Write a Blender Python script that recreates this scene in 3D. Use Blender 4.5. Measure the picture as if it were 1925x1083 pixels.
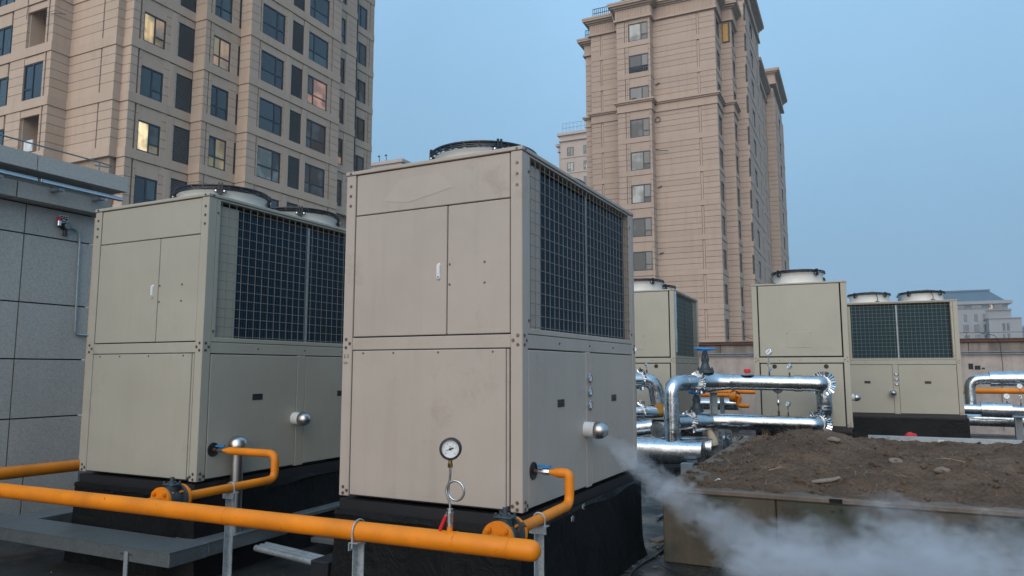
import bpy, bmesh, math, random
from math import radians, sin, cos, pi, sqrt, atan2
from mathutils import Vector, Matrix, noise

random.seed(7)
scene = bpy.context.scene
for o in list(bpy.data.objects):
    bpy.data.objects.remove(o)
COL = scene.collection

# ------------------------------------------------------------------ camera
EYE = 1.55
cam_d = bpy.data.cameras.new('camera')
cam = bpy.data.objects.new('camera', cam_d)
COL.objects.link(cam)
cam_d.sensor_width = 36.0
cam_d.lens = 1354.46 / 1925.0 * 36.0
cam_d.clip_start = 0.05
cam_d.clip_end = 4000.0
cam.location = (0, 0, EYE)
cam.rotation_euler = (radians(90 + 6.469), 0, radians(25.5))
scene.camera = cam
scene.render.resolution_x = 1024
scene.render.resolution_y = 576

# ------------------------------------------------------------------ sky and light
SUN_EL = 24.0
SUN_AZ = 175.0          # degrees clockwise from +Y: low glow behind the camera
world = bpy.data.worlds.new('World')
scene.world = world
world.use_nodes = True
wn = world.node_tree
wn.nodes.clear()
wo = wn.nodes.new('ShaderNodeOutputWorld')
bg = wn.nodes.new('ShaderNodeBackground')
sky = wn.nodes.new('ShaderNodeTexSky')
sky.sky_type = 'NISHITA'
sky.sun_disc = False
sky.sun_elevation = radians(SUN_EL)
sky.sun_rotation = radians(SUN_AZ)
sky.altitude = 0
sky.air_density = 1.0
sky.dust_density = 0.0
sky.ozone_density = 1.0
hs = wn.nodes.new('ShaderNodeHueSaturation')
hs.inputs['Saturation'].default_value = 0.93
hs.inputs['Value'].default_value = 1.0
tc = wn.nodes.new('ShaderNodeTexCoord')
mpw = wn.nodes.new('ShaderNodeMapping')          # thin even overcast: the dome varies little with height
mpw.inputs['Scale'].default_value = (1, 1, .25)
mpw.inputs['Location'].default_value = (0, 0, .5)
wn.links.new(tc.outputs['Generated'], mpw.inputs['Vector'])
wn.links.new(mpw.outputs[0], sky.inputs['Vector'])
wn.links.new(sky.outputs[0], hs.inputs['Color'])
tint = wn.nodes.new('ShaderNodeMix')
tint.data_type = 'RGBA'; tint.blend_type = 'MULTIPLY'
tint.inputs[0].default_value = 1.0
tint.inputs[7].default_value = (.95, 1.085, .97, 1)
wn.links.new(hs.outputs[0], tint.inputs[6])
sep = wn.nodes.new('ShaderNodeSeparateXYZ')        # overcast dome: paler overhead than at the horizon, the same all round
wn.links.new(tc.outputs['Generated'], sep.inputs[0])
gm_ = wn.nodes.new('ShaderNodeMath'); gm_.operation = 'MULTIPLY_ADD'
gm_.inputs[1].default_value = 1.35; gm_.inputs[2].default_value = .54
wn.links.new(sep.outputs['Z'], gm_.inputs[0])
gmx = wn.nodes.new('ShaderNodeMath'); gmx.operation = 'MAXIMUM'
gmx.inputs[1].default_value = .55
wn.links.new(gm_.outputs[0], gmx.inputs[0])
dome = wn.nodes.new('ShaderNodeVectorMath'); dome.operation = 'SCALE'
wn.links.new(tint.outputs[2], dome.inputs[0])
veil = wn.nodes.new('ShaderNodeTexNoise')         # faint uneven veil of high cloud
veil.inputs['Scale'].default_value = 2.2
veil.inputs['Detail'].default_value = 5
wn.links.new(tc.outputs['Generated'], veil.inputs['Vector'])
vm = wn.nodes.new('ShaderNodeMath'); vm.operation = 'MULTIPLY_ADD'
vm.inputs[1].default_value = .26; vm.inputs[2].default_value = .87
wn.links.new(veil.outputs['Fac'], vm.inputs[0])
vx = wn.nodes.new('ShaderNodeMath'); vx.operation = 'MULTIPLY'
wn.links.new(vm.outputs[0], vx.inputs[0]); wn.links.new(gmx.outputs[0], vx.inputs[1])
wn.links.new(vx.outputs[0], dome.inputs['Scale'])
wn.links.new(dome.outputs[0], bg.inputs['Color'])
bg.inputs['Strength'].default_value = 0.145
wn.links.new(bg.outputs[0], wo.inputs['Surface'])

sun_d = bpy.data.lights.new('sun', 'SUN')
sun = bpy.data.objects.new('sun', sun_d)
COL.objects.link(sun)
sun_d.energy = 1.42
sun_d.angle = radians(70)
sun_d.color = (1.0, 0.79, 0.59)
_az, _el = radians(SUN_AZ), radians(SUN_EL)
_dir = Vector((sin(_az) * cos(_el), cos(_az) * cos(_el), sin(_el)))
sun.rotation_euler = _dir.to_track_quat('Z', 'Y').to_euler()
sun.location = (0, -20, 30)

vs = scene.view_settings
vs.view_transform = 'Standard'
vs.look = 'None'
vs.exposure = 0.90
vs.gamma = 1.0
vs.use_curve_mapping = False
cy = scene.cycles
cy.use_denoising = True
try:
    cy.denoiser = 'OPENIMAGEDENOISE'
except Exception:
    pass
cy.max_bounces = 6
cy.diffuse_bounces = 3
cy.glossy_bounces = 3
cy.transmission_bounces = 3
cy.volume_bounces = 1
cy.volume_step_rate = 2.0
cy.volume_max_steps = 128
cy.use_adaptive_sampling = True
cy.adaptive_threshold = 0.01

# ------------------------------------------------------------------ mesh helpers
def V(*a):
    return Vector(a)


class MB:
    """collects faces, becomes one mesh object"""
    def __init__(s):
        s.v = []; s.f = []; s.sm = []

    def add(s, vs, fs, smooth=False):
        n = len(s.v)
        s.v += [tuple(p) for p in vs]
        s.f += [tuple(i + n for i in f) for f in fs]
        s.sm += [smooth] * len(fs)
        return s

    def box(s, x0, x1, y0, y1, z0, z1, bev=0.0):
        if x0 > x1: x0, x1 = x1, x0
        if y0 > y1: y0, y1 = y1, y0
        if z0 > z1: z0, z1 = z1, z0
        if bev <= 0:
            vs = [(x0, y0, z0), (x1, y0, z0), (x1, y1, z0), (x0, y1, z0), (x0, y0, z1), (x1, y0, z1), (x1, y1, z1), (x0, y1, z1)]
            return s.add(vs, [(3, 2, 1, 0), (4, 5, 6, 7), (0, 1, 5, 4), (1, 2, 6, 5), (2, 3, 7, 6), (3, 0, 4, 7)])
        b = min(bev, (x1 - x0) * .45, (y1 - y0) * .45, (z1 - z0) * .45)
        vs = []
        idx = {}
        for i, x in enumerate((x0, x1)):
            for j, y in enumerate((y0, y1)):
                for k, z in enumerate((z0, z1)):
                    sx, sy, sz = (1 - 2 * i) * b, (1 - 2 * j) * b, (1 - 2 * k) * b
                    idx[i, j, k, 'x'] = len(vs); vs.append((x, y + sy, z + sz))
                    idx[i, j, k, 'y'] = len(vs); vs.append((x + sx, y, z + sz))
                    idx[i, j, k, 'z'] = len(vs); vs.append((x + sx, y + sy, z))
        fs = []
        for i in (0, 1):
            q = [idx[i, 0, 0, 'x'], idx[i, 1, 0, 'x'], idx[i, 1, 1, 'x'], idx[i, 0, 1, 'x']]
            fs.append(q if i else q[::-1])
            q = [idx[0, i, 0, 'y'], idx[0, i, 1, 'y'], idx[1, i, 1, 'y'], idx[1, i, 0, 'y']]
            fs.append(q if i else q[::-1])
            q = [idx[0, 0, i, 'z'], idx[1, 0, i, 'z'], idx[1, 1, i, 'z'], idx[0, 1, i, 'z']]
            fs.append(q if i else q[::-1])
        for j in (0, 1):
            for k in (0, 1):
                q = [idx[0, j, k, 'y'], idx[1, j, k, 'y'], idx[1, j, k, 'z'], idx[0, j, k, 'z']]
                fs.append(q if (j + k) % 2 == 0 and False else q)
                q = [idx[j, 0, k, 'x'], idx[j, 1, k, 'x'], idx[j, 1, k, 'z'], idx[j, 0, k, 'z']]
                fs.append(q)
                q = [idx[j, k, 0, 'x'], idx[j, k, 1, 'x'], idx[j, k, 1, 'y'], idx[j, k, 0, 'y']]
                fs.append(q)
        for i in (0, 1):
            for j in (0, 1):
                for k in (0, 1):
                    fs.append((idx[i, j, k, 'x'], idx[i, j, k, 'y'], idx[i, j, k, 'z']))
        return s.add(vs, fs)

    def obox(s, c, ax, ay, az):
        """oriented box: centre and three half-axis vectors"""
        c, ax, ay, az = Vector(c), Vector(ax), Vector(ay), Vector(az)
        vs = [c + i * ax + j * ay + k * az for k in (-1, 1) for (i, j) in ((-1, -1), (1, -1), (1, 1), (-1, 1))]
        return s.add(vs, [(3, 2, 1, 0), (4, 5, 6, 7), (0, 1, 5, 4), (1, 2, 6, 5), (2, 3, 7, 6), (3, 0, 4, 7)])

    def cyl(s, p0, p1, r, n=16, r2=None, caps=True, smooth=True):
        p0, p1 = Vector(p0), Vector(p1)
        r2 = r if r2 is None else r2
        d = (p1 - p0).normalized()
        a = d.orthogonal().normalized(); b = d.cross(a)
        vs = []
        for p, rr in ((p0, r), (p1, r2)):
            for i in range(n):
                t = 2 * pi * i / n
                vs.append(p + rr * (cos(t) * a + sin(t) * b))
        fs = [(i, (i + 1) % n, n + (i + 1) % n, n + i) for i in range(n)]
        s.add(vs, fs, smooth)
        if caps:
            s.add(vs[:n], [tuple(range(n))[::-1]])
            s.add(vs[n:], [tuple(range(n))])
        return s

    def tube(s, path, r, n=12, caps=True, closed=False):
        path = [Vector(p) for p in path]
        m = len(path)
        rr = r if isinstance(r, (list, tuple)) else [r] * m
        tang = []
        for i in range(m):
            if closed:
                t = path[(i + 1) % m] - path[i - 1]
            else:
                t = path[min(i + 1, m - 1)] - path[max(i - 1, 0)]
            tang.append(t.normalized())
        a = tang[0].orthogonal().normalized()
        vs = []
        for i in range(m):
            a = (a - a.dot(tang[i]) * tang[i]).normalized()
            b = tang[i].cross(a)
            for k in range(n):
                t = 2 * pi * k / n
                vs.append(path[i] + rr[i] * (cos(t) * a + sin(t) * b))
        fs = []
        for i in range(m if closed else m - 1):
            j = (i + 1) % m
            for k in range(n):
                fs.append((i * n + k, i * n + (k + 1) % n, j * n + (k + 1) % n, j * n + k))
        s.add(vs, fs, True)
        if caps and not closed:
            s.add(vs[:n], [tuple(range(n))[::-1]])
            s.add(vs[-n:], [tuple(range(n))])
        return s

    def lathe(s, prof, c, axis=(0, 0, 1), n=24, smooth=True):
        """prof: list of (radius, height along axis)"""
        c, d = Vector(c), Vector(axis).normalized()
        a = d.orthogonal().normalized(); b = d.cross(a)
        vs = []
        for (r, h) in prof:
            for k in range(n):
                t = 2 * pi * k / n
                vs.append(c + d * h + max(r, 1e-4) * (cos(t) * a + sin(t) * b))
        fs = []
        for i in range(len(prof) - 1):
            for k in range(n):
                fs.append((i * n + k, i * n + (k + 1) % n, (i + 1) * n + (k + 1) % n, (i + 1) * n + k))
        return s.add(vs, fs, smooth)

    def torus(s, c, axis, R, r, n=32, m=8):
        c, d = Vector(c), Vector(axis).normalized()
        a = d.orthogonal().normalized(); b = d.cross(a)
        pts = [c + R * (cos(2 * pi * i / n) * a + sin(2 * pi * i / n) * b) for i in range(n)]
        return s.tube(pts, r, m, closed=True)

    def mesh(s, name):
        me = bpy.data.meshes.new(name)
        me.from_pydata(s.v, [], s.f)
        me.polygons.foreach_set('use_smooth', s.sm)
        bm = bmesh.new(); bm.from_mesh(me)
        bmesh.ops.recalc_face_normals(bm, faces=bm.faces[:])
        bm.to_mesh(me); bm.free()
        if any(s.sm):
            me.set_sharp_from_angle(angle=radians(38))
        me.update()
        return me

    def build(s, name, mat, parent=None, kind=None):
        return link(name, s.mesh(name), mat, parent, kind)


def link(name, me, mat, parent=None, kind=None):
    if not me.materials:
        me.materials.append(mat)
    o = bpy.data.objects.new(name, me)
    COL.objects.link(o)
    if parent is not None:
        adopt(o, parent)
    if kind:
        o['kind'] = kind
    return o


def adopt(o, parent):
    """child whose mesh is written in its thing's own coordinates"""
    o.parent = parent
    off = parent.get('_woff')
    if off is not None:
        o['_woff'] = list(off)
        if parent.type == 'EMPTY':
            o.matrix_parent_inverse = Matrix.Translation((-off[0], -off[1], -off[2]))


def thing(name, label, cat, loc=(0, 0, 0), rotz=0.0, group=None, world=False):
    """an Empty at the thing's base. world=True: its parts are written in world coordinates"""
    o = bpy.data.objects.new(name, None)
    o.empty_display_size = 0.2
    COL.objects.link(o)
    o.location = loc
    o.rotation_euler = (0, 0, rotz)
    o['label'] = label
    o['category'] = cat
    if group:
        o['group'] = group
    if world:
        o['_woff'] = list(loc)
    return o


def tag(o, label, cat, group=None, kind=None):
    o['label'] = label
    o['category'] = cat
    if group: o['group'] = group
    if kind: o['kind'] = kind
    return o


def bend(pts, r, n=6):
    """polyline with rounded corners"""
    pts = [Vector(p) for p in pts]
    out = [pts[0]]
    for i in range(1, len(pts) - 1):
        a, b, c = pts[i - 1], pts[i], pts[i + 1]
        d1, d2 = (a - b), (c - b)
        rr = min(r, d1.length * .49, d2.length * .49)
        p, q = b + d1.normalized() * rr, b + d2.normalized() * rr
        for k in range(n + 1):
            t = k / n
            out.append((1 - t) ** 2 * p + 2 * t * (1 - t) * b + t * t * q)
    out.append(pts[-1])
    return out


def text_mesh(body, size, name):
    cu = bpy.data.curves.new(name, 'FONT')
    cu.body = body; cu.size = size; cu.align_x = 'CENTER'; cu.align_y = 'CENTER'
    ob = bpy.data.objects.new(name, cu)
    COL.objects.link(ob)
    bpy.context.view_layer.update()
    me = bpy.data.meshes.new_from_object(ob)
    bpy.data.objects.remove(ob)
    bpy.data.curves.remove(cu)
    return me


UNIT_CUBE = None
def block(name, mat, x0, x1, y0, y1, z0, z1, parent):
    """a plain block: all of them share one cube mesh per material"""
    key = 'block_' + mat.name
    me = bpy.data.meshes.get(key)
    if me is None:
        me = MB().box(-.5, .5, -.5, .5, -.5, .5).mesh(key)
        me.materials.append(mat)
    o = bpy.data.objects.new(name, me)
    COL.objects.link(o)
    o.location = ((x0 + x1) / 2, (y0 + y1) / 2, (z0 + z1) / 2)
    o.scale = (abs(x1 - x0), abs(y1 - y0), abs(z1 - z0))
    o.parent = parent
    off = parent.get('_woff')
    if off is not None and parent.type == 'EMPTY':
        o.matrix_parent_inverse = Matrix.Translation((-off[0], -off[1], -off[2]))
    return o


# ------------------------------------------------------------------ materials
class NT:
    def __init__(s, name):
        s.m = bpy.data.materials.new(name)
        s.m.use_nodes = True
        s.t = s.m.node_tree
        s.t.nodes.clear()
        s.out = s.n('ShaderNodeOutputMaterial')
        s.p = s.n('ShaderNodeBsdfPrincipled')
        s.t.links.new(s.p.outputs[0], s.out.inputs['Surface'])
        s.geo = s.n('ShaderNodeNewGeometry')
        s.pos = s.geo.outputs['Position']

    def n(s, typ, **kw):
        nd = s.t.nodes.new(typ)
        for k, v in kw.items():
            setattr(nd, k, v)
        return nd

    def l(s, a, b):
        s.t.links.new(a, b)

    def mapped(s, scale=(1, 1, 1), vec=None):
        mp = s.n('ShaderNodeMapping')
        mp.inputs['Scale'].default_value = scale
        s.l(vec or s.pos, mp.inputs['Vector'])
        return mp.outputs[0]

    def noise(s, scale, detail=4, rough=.55, vec=None, dist=0.0):
        nd = s.n('ShaderNodeTexNoise')
        nd.inputs['Scale'].default_value = scale
        nd.inputs['Detail'].default_value = detail
        nd.inputs['Roughness'].default_value = rough
        nd.inputs['Distortion'].default_value = dist
        s.l(vec or s.pos, nd.inputs['Vector'])
        return nd.outputs['Fac']

    def ramp(s, fac, stops):
        r = s.n('ShaderNodeValToRGB')
        e = r.color_ramp.elements
        while len(e) < len(stops): e.new(.5)
        for el, (p, c) in zip(e, stops):
            el.position = p
            el.color = (c[0], c[1], c[2], 1) if isinstance(c, (tuple, list)) else (c, c, c, 1)
        s.l(fac, r.inputs[0])
        return r.outputs[0]

    def mix(s, fac, a, b, mode='MIX'):
        m = s.n('ShaderNodeMix', data_type='RGBA', blend_type=mode)
        for sock, val in ((m.inputs[0], fac), (m.inputs[6], a), (m.inputs[7], b)):
            if hasattr(val, 'links') or isinstance(val, bpy.types.NodeSocket):
                s.l(val, sock)
            elif isinstance(val, (tuple, list)):
                sock.default_value = (val[0], val[1], val[2], 1)
            else:
                sock.default_value = val
        return m.outputs[2]

    def math(s, op, a, b=0.0):
        m = s.n('ShaderNodeMath', operation=op)
        for sock, val in ((m.inputs[0], a), (m.inputs[1], b)):
            if isinstance(val, bpy.types.NodeSocket): s.l(val, sock)
            else: sock.default_value = val
        return m.outputs[0]

    def bump(s, h, strength, dist=.01):
        b = s.n('ShaderNodeBump')
        b.inputs['Strength'].default_value = strength
        b.inputs['Distance'].default_value = dist
        s.l(h, b.inputs['Height'])
        s.l(b.outputs[0], s.p.inputs['Normal'])

    def set(s, **kw):
        for k, v in kw.items():
            k = {'col': 'Base Color', 'rough': 'Roughness', 'metal': 'Metallic', 'spec': 'Specular IOR Level', 'coat': 'Coat Weight', 'emis': 'Emission Color', 'estr': 'Emission Strength', 'alpha': 'Alpha', 'trans': 'Transmission Weight'}[k]
            sock = s.p.inputs[k]
            if isinstance(v, bpy.types.NodeSocket): s.l(v, sock)
            elif isinstance(v, (tuple, list)): sock.default_value = (v[0], v[1], v[2], 1)
            else: sock.default_value = v
        return s


def mul(c, k): return tuple(min(1, x * k) for x in c)


def simple(name, col, rough=.5, metal=0.0, var=.12, scale=6, bump=0.0, bscale=40, spec=.5):
    t = NT(name)
    f = t.noise(scale, 5, .6)
    t.set(col=t.ramp(f, [(.3, mul(col, 1 - var)), (.7, mul(col, 1 + var))]), rough=rough, metal=metal, spec=spec)
    if bump:
        t.bump(t.noise(bscale, 3), bump, .004)
    return t.m


def m_paint(name, col, dirt=.35):
    """stoved beige sheet metal with handling marks, dust and run-down streaks"""
    t = NT(name)
    big = t.noise(1.3, 4, .6)
    base = t.ramp(big, [(.3, mul(col, .93)), (.7, mul(col, 1.05))])
    st = t.noise(1.0, 6, .7, t.mapped((9, 9, .55)))
    base = t.mix(t.ramp(st, [(.52, 0), (.78, dirt * .42)]), base, mul(col, .62))
    sm = t.noise(1.7, 8, .75, dist=.15)
    base = t.mix(t.ramp(sm, [(.58, 0), (.74, dirt)]), base, (col[0] * .55, col[1] * .5, col[2] * .44))
    rn = t.noise(1.0, 4, .6, t.mapped((26, 26, .7)))
    base = t.mix(t.ramp(rn, [(.62, 0), (.76, dirt * .25)]), base, (col[0] * .62, col[1] * .57, col[2] * .5))
    sc = t.noise(1.0, 3, .5, t.mapped((5, 5, 60)))
    base = t.mix(t.ramp(sc, [(.74, 0), (.78, .25)]), base, mul(col, 1.25))
    sp = t.noise(95, 2, .5)
    base = t.mix(t.ramp(sp, [(.70, 0), (.78, .28)]), base, mul(col, .45))
    t.set(col=base, rough=t.ramp(sm, [(.3, .42), (.75, .62)]), spec=.4)
    t.bump(t.noise(2.6, 3), .22, .03)
    return t.m


def m_stone(name, col, warm=.0):
    t = NT(name)
    oi = t.n('ShaderNodeObjectInfo')
    rnd = t.ramp(oi.outputs['Random'], [(0, mul(col, .93)), (1, mul(col, 1.07))])
    f = t.noise(14, 6, .7)
    c = t.mix(.35, rnd, t.ramp(f, [(.3, mul(col, .82)), (.7, mul(col, 1.14))]))
    st = t.noise(.9, 5, .7, t.mapped((2.5, 2.5, .28)))
    c = t.mix(t.ramp(st, [(.5, 0), (.8, .35)]), c, (col[0] * .58, col[1] * .54, col[2] * .5))
    t.set(col=c, rough=.88, spec=.25)
    t.bump(t.noise(30, 4), .25, .01)
    return t.m


def m_granite(name, col):
    t = NT(name)
    oi = t.n('ShaderNodeObjectInfo')
    c0 = t.ramp(oi.outputs['Random'], [(0, mul(col, .9)), (1, mul(col, 1.08))])
    a = t.noise(75, 4, .8)
    b = t.noise(30, 5, .7)
    c = t.mix(.55, c0, t.ramp(a, [(.36, mul(col, .42)), (.5, col), (.64, mul(col, 1.4))]))
    c = t.mix(.3, c, t.ramp(b, [(.3, mul(col, .7)), (.7, mul(col, 1.2))]))
    w = t.noise(1.0, 5, .7, t.mapped((1.5, 1.5, .3)))
    c = t.mix(t.ramp(w, [(.5, 0), (.8, .4)]), c, mul(col, .55))
    t.set(col=c, rough=.75, spec=.3)
    t.bump(a, .15, .004)
    return t.m


def m_foil(name):
    """thin bright metal jacket, dented"""
    t = NT(name)
    f = t.noise(5, 4, .6)
    t.set(col=t.ramp(f, [(.3, (.42, .45, .47)), (.7, (.60, .63, .65))]), metal=1.0, rough=t.ramp(t.noise(9, 4), [(.3, .18), (.7, .34)]))
    t.bump(t.noise(5.0, 3, .5, dist=.8), .2, .03)
    return t.m


def m_galv(name, col=(.34, .38, .40)):
    t = NT(name)
    vo = t.n('ShaderNodeTexVoronoi')
    vo.inputs['Scale'].default_value = 60
    t.l(t.pos, vo.inputs['Vector'])
    sp = t.ramp(vo.outputs['Distance'], [(.1, mul(col, .85)), (.6, mul(col, 1.15))])
    d = t.noise(5, 6, .7)
    c = t.mix(t.ramp(d, [(.5, 0), (.72, .6)]), sp, (.11, .11, .10))
    t.set(col=c, metal=.55, rough=.5, spec=.4)
    t.bump(t.noise(18, 3), .15, .005)
    return t.m


def m_yellow(name):
    t = NT(name)
    c0 = (.74, .215, .002)
    f = t.noise(4, 5, .6)
    c = t.ramp(f, [(.3, mul(c0, .76)), (.7, mul(c0, 1.1))])
    ch = t.noise(16, 6, .65, dist=.8)
    c = t.mix(t.ramp(ch, [(.655, 0), (.68, .8)]), c, (.05, .035, .02))
    du = t.noise(2.2, 5, .7)
    c = t.mix(t.ramp(du, [(.55, 0), (.8, .25)]), c, (.30, .15, .04))
    t.set(col=c, rough=t.ramp(t.noise(7, 5, .7), [(.3, .38), (.7, .62)]), spec=.4)
    t.bump(t.noise(26, 4), .2, .004)
    return t.m


def m_rubber(name):
    t = NT(name)
    du = t.noise(3, 6, .7, dist=.8)
    c = t.ramp(du, [(.35, (.0025, .003, .0032)), (.68, (.004, .0045, .005)), (.9, (.02, .02, .02))])
    t.set(col=c, rough=t.ramp(du, [(.3, .42), (.8, .75)]), spec=.2)
    t.bump(t.noise(6, 5, .6, dist=1.0), .6, .03)
    return t.m


def m_concrete(name, col, stain=.5, moss=False):
    t = NT(name)
    f = t.noise(3, 7, .7)
    c = t.ramp(f, [(.25, mul(col, .7)), (.55, col), (.8, mul(col, 1.2))])
    s1 = t.noise(1.2, 6, .7, t.mapped((3, 3, .4)))
    c = t.mix(t.ramp(s1, [(.40, 0), (.64, stain)]), c, mul(col, .34))
    if moss:
        s2 = t.noise(1.7, 5, .6)
        c = t.mix(t.ramp(s2, [(.46, 0), (.62, .75)]), c, (.036, .046, .032))
    t.set(col=c, rough=.85, spec=.25)
    t.bump(t.noise(35, 5), .35, .008)
    return t.m


def m_soil(name):
    t = NT(name)
    f = t.noise(2.2, 8, .72)
    c = t.ramp(f, [(.30, (.034, .019, .012)), (.5, (.115, .069, .043)), (.70, (.22, .148, .098))])
    g = t.noise(38, 5, .7)
    c = t.mix(.45, c, t.ramp(g, [(.35, (.055, .036, .025)), (.7, (.22, .16, .115))]))
    t.set(col=c, rough=.95, spec=.12)
    t.bump(t.noise(9, 7, .72), .9, .06)
    return t.m


def m_roof(name):
    t = NT(name)
    f = t.noise(.9, 7, .68)
    c = t.ramp(f, [(.3, (.012, .013, .0135)), (.55, (.03, .031, .031)), (.75, (.06, .06, .056))])
    g = t.noise(20, 5, .75)
    c = t.mix(.35, c, t.ramp(g, [(.35, (.010, .010, .010)), (.7, (.07, .068, .062))]))
    wet = t.noise(1.1, 4, .6)
    t.set(col=c, rough=t.ramp(wet, [(.42, .22), (.62, .8)]), spec=.4)
    t.bump(g, .3, .01)
    return t.m


def m_coil(name, c0, c1):
    t = NT(name)
    w = t.n('ShaderNodeTexWave', wave_type='BANDS', bands_direction='DIAGONAL')
    w.inputs['Scale'].default_value = 1.0
    w.inputs['Distortion'].default_value = .3
    w.inputs['Detail'].default_value = 2
    t.l(t.mapped((24, 24, 0)), w.inputs['Vector'])
    h = t.n('ShaderNodeTexWave', wave_type='BANDS', bands_direction='Z')
    h.inputs['Scale'].default_value = 12.0
    t.l(t.pos, h.inputs['Vector'])
    c = t.ramp(w.outputs['Fac'], [(.2, c0), (.8, c1)])
    c = t.mix(t.ramp(h.outputs['Fac'], [(.6, 0), (1, .35)]), c, mul(c0, .4))
    t.set(col=c, rough=.6, spec=.2)
    return t.m


def m_glass(name, col=(.012, .02, .026), rough=.03, wav=.1):
    """window glass in front of a dark room"""
    t = NT(name)
    t.set(col=col, rough=rough, spec=.9)
    t.bump(t.noise(1.1, 2), wav, .02)
    return t.m


def m_curtain(name, col, emit=0.0, ecol=(1, .7, .35)):
    """drawn curtain behind a window pane"""
    t = NT(name)
    fold = t.noise(1.0, 3, .5, t.mapped((7, 7, .12)))
    room = t.noise(.55, 2, .5)
    c = t.mix(t.ramp(room, [(.42, 0), (.52, .75)]), t.ramp(fold, [(.3, mul(col, .72)), (.7, col)]), mul(col, .22))
    t.set(col=c, rough=.6, coat=.6, spec=.3)
    t.p.inputs['Coat Roughness'].default_value = .04
    if emit:
        t.set(emis=t.mix(1.0, t.ramp(fold, [(.3, mul(ecol, .6)), (.7, ecol)]), t.ramp(t.noise(1.1, 2), [(.40, .25), (.62, 1.15)]), 'MULTIPLY'), estr=emit)
    return t.m


M = {}
M['beige'] = m_paint('beige_sheet_metal', (.398, .342, .290), .5)
M['beige_cool'] = m_paint('beige_sheet_metal_greenish', (.360, .338, .276), .4)
M['beige2'] = m_paint('clean_beige_sheet_metal', (.378, .350, .278), .18)
M['inner'] = simple('dark_cabinet_inside', (.03, .03, .03), .8)
M['fanring'] = simple('fan_ring_white', (.58, .56, .52), .5, 0, .08, 3)
M['black'] = simple('black_plastic', (.012, .012, .014), .45)
M['blackwire'] = simple('black_coated_wire', (.010, .010, .012), .4)
M['wire'] = simple('beige_coated_wire', (.20, .18, .15), .6)
M['coil'] = m_coil('coil_fins_navy', (.004, .013, .024), (.012, .045, .075))
M['coil_mid'] = m_coil('coil_fins_blue_green', (.004, .020, .027), (.012, .058, .072))
M['coil_teal'] = m_coil('coil_fins_teal', (.006, .038, .045), (.022, .12, .13))
M['galv'] = m_galv('galvanised_steel')
M['galv_dark'] = m_galv('dusty_galvanised_steel', (.15, .17, .175))
M['steelgrey'] = simple('grey_painted_steel', (.16, .19, .20), .55, 0, .15)
M['foil'] = m_foil('aluminium_jacket')
M['petal'] = simple('folded_foil', (.72, .74, .75), .12, 1.0, .1, 40)
M['stainless'] = simple('stainless_steel', (.48, .47, .45), .32, 1.0, .08)
M['chrome'] = simple('polished_steel', (.6, .6, .6), .15, 1.0, .05)
M['yellow'] = m_yellow('yellow_gas_paint')
M['rubber'] = m_rubber('black_rubber_sheet')
M['white'] = simple('white_plastic', (.62, .62, .60), .4)
M['red'] = simple('red_plastic', (.55, .015, .015), .4)
M['blue'] = simple('blue_enamel', (.015, .19, .46), .4)
M['valve'] = simple('grey_valve_casting', (.04, .058, .07), .5, .2, .2, 20, .2)
M['screw'] = simple('rust_spotted_screw', (.20, .15, .13), .35, .7, .5, 300)
M['brass'] = simple('brass', (.32, .22, .09), .35, 1.0)
M['rust'] = simple('rusty_steel', (.10, .045, .025), .8, .2, .3, 20)
M['stone'] = m_stone('beige_stone_cladding', (.47, .355, .268))
M['stone_far'] = m_stone('beige_stone_cladding_tower', (.42, .322, .256))
M['stone_pale'] = m_stone('pale_stone_render', (.42, .345, .29))
M['stone_grey'] = m_stone('grey_office_stone', (.27, .265, .26))
M['joint'] = simple('recessed_wall_behind_joints', (.31, .235, .175), .9)
M['frame'] = simple('dark_window_frame', (.018, .028, .036), .4)
M['louver'] = simple('dark_louver_metal', (.16, .17, .17), .5)
M['glass'] = m_glass('window_glass')
M['glass2'] = m_glass('window_glass_with_room', (.03, .045, .05), .05, .2)
M['glass3'] = m_glass('window_glass_dark_room', (.006, .010, .012), .05, .15)
M['glass4'] = m_glass('window_glass_pale_room', (.045, .075, .085), .06, .25)
M['cur_white'] = m_curtain('white_curtain_behind_glass', (.42, .44, .40))
M['cur_grey'] = m_curtain('grey_curtain_behind_glass', (.12, .13, .13))
M['lit'] = m_curtain('lit_curtain', (.5, .4, .2), .34, (1.0, .70, .36))
M['lit2'] = m_curtain('bright_lit_room', (.5, .4, .2), .62, (1.0, .78, .45))
M['lit_pink'] = m_curtain('dim_pink_lit_room', (.4, .25, .2), .16, (1.0, .5, .33))
M['lit_dim'] = m_curtain('dim_lit_curtain', (.4, .32, .18), .10, (1.0, .72, .36))
M['lit_wall'] = m_curtain('lit_pale_wall', (.45, .36, .26), .16, (1.0, .62, .36))
M['granite'] = m_granite('grey_granite', (.42, .40, .365))
M['conc'] = m_concrete('stained_concrete', (.108, .09, .066), .8, True)
M['conc_cap'] = m_concrete('soil_dusted_concrete', (.15, .122, .096), .4)
M['render'] = m_concrete('pale_parapet_render', (.42, .36, .32), .25)
M['render_d'] = m_concrete('stained_parapet_band', (.27, .23, .20), .7)
M['soil'] = m_soil('dry_brown_soil')
M['straw'] = simple('dry_straw', (.30, .20, .12), .9, 0, .3)
M['rock'] = simple('dusty_stone', (.19, .145, .108), .9, 0, .2, 12, .4)
M['wood'] = simple('weathered_board', (.21, .165, .125), .85, 0, .25, 14)
M['roof'] = m_roof('wet_dark_roof_deck')
M['tile'] = simple('slate_blue_roof', (.05, .085, .11), .6, 0, .15, 2)
M['city'] = simple('distant_ground', (.10, .11, .10), .9)
M['film'] = simple('clear_plastic_film', (.50, .52, .53), .25, 0, .15)
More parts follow.
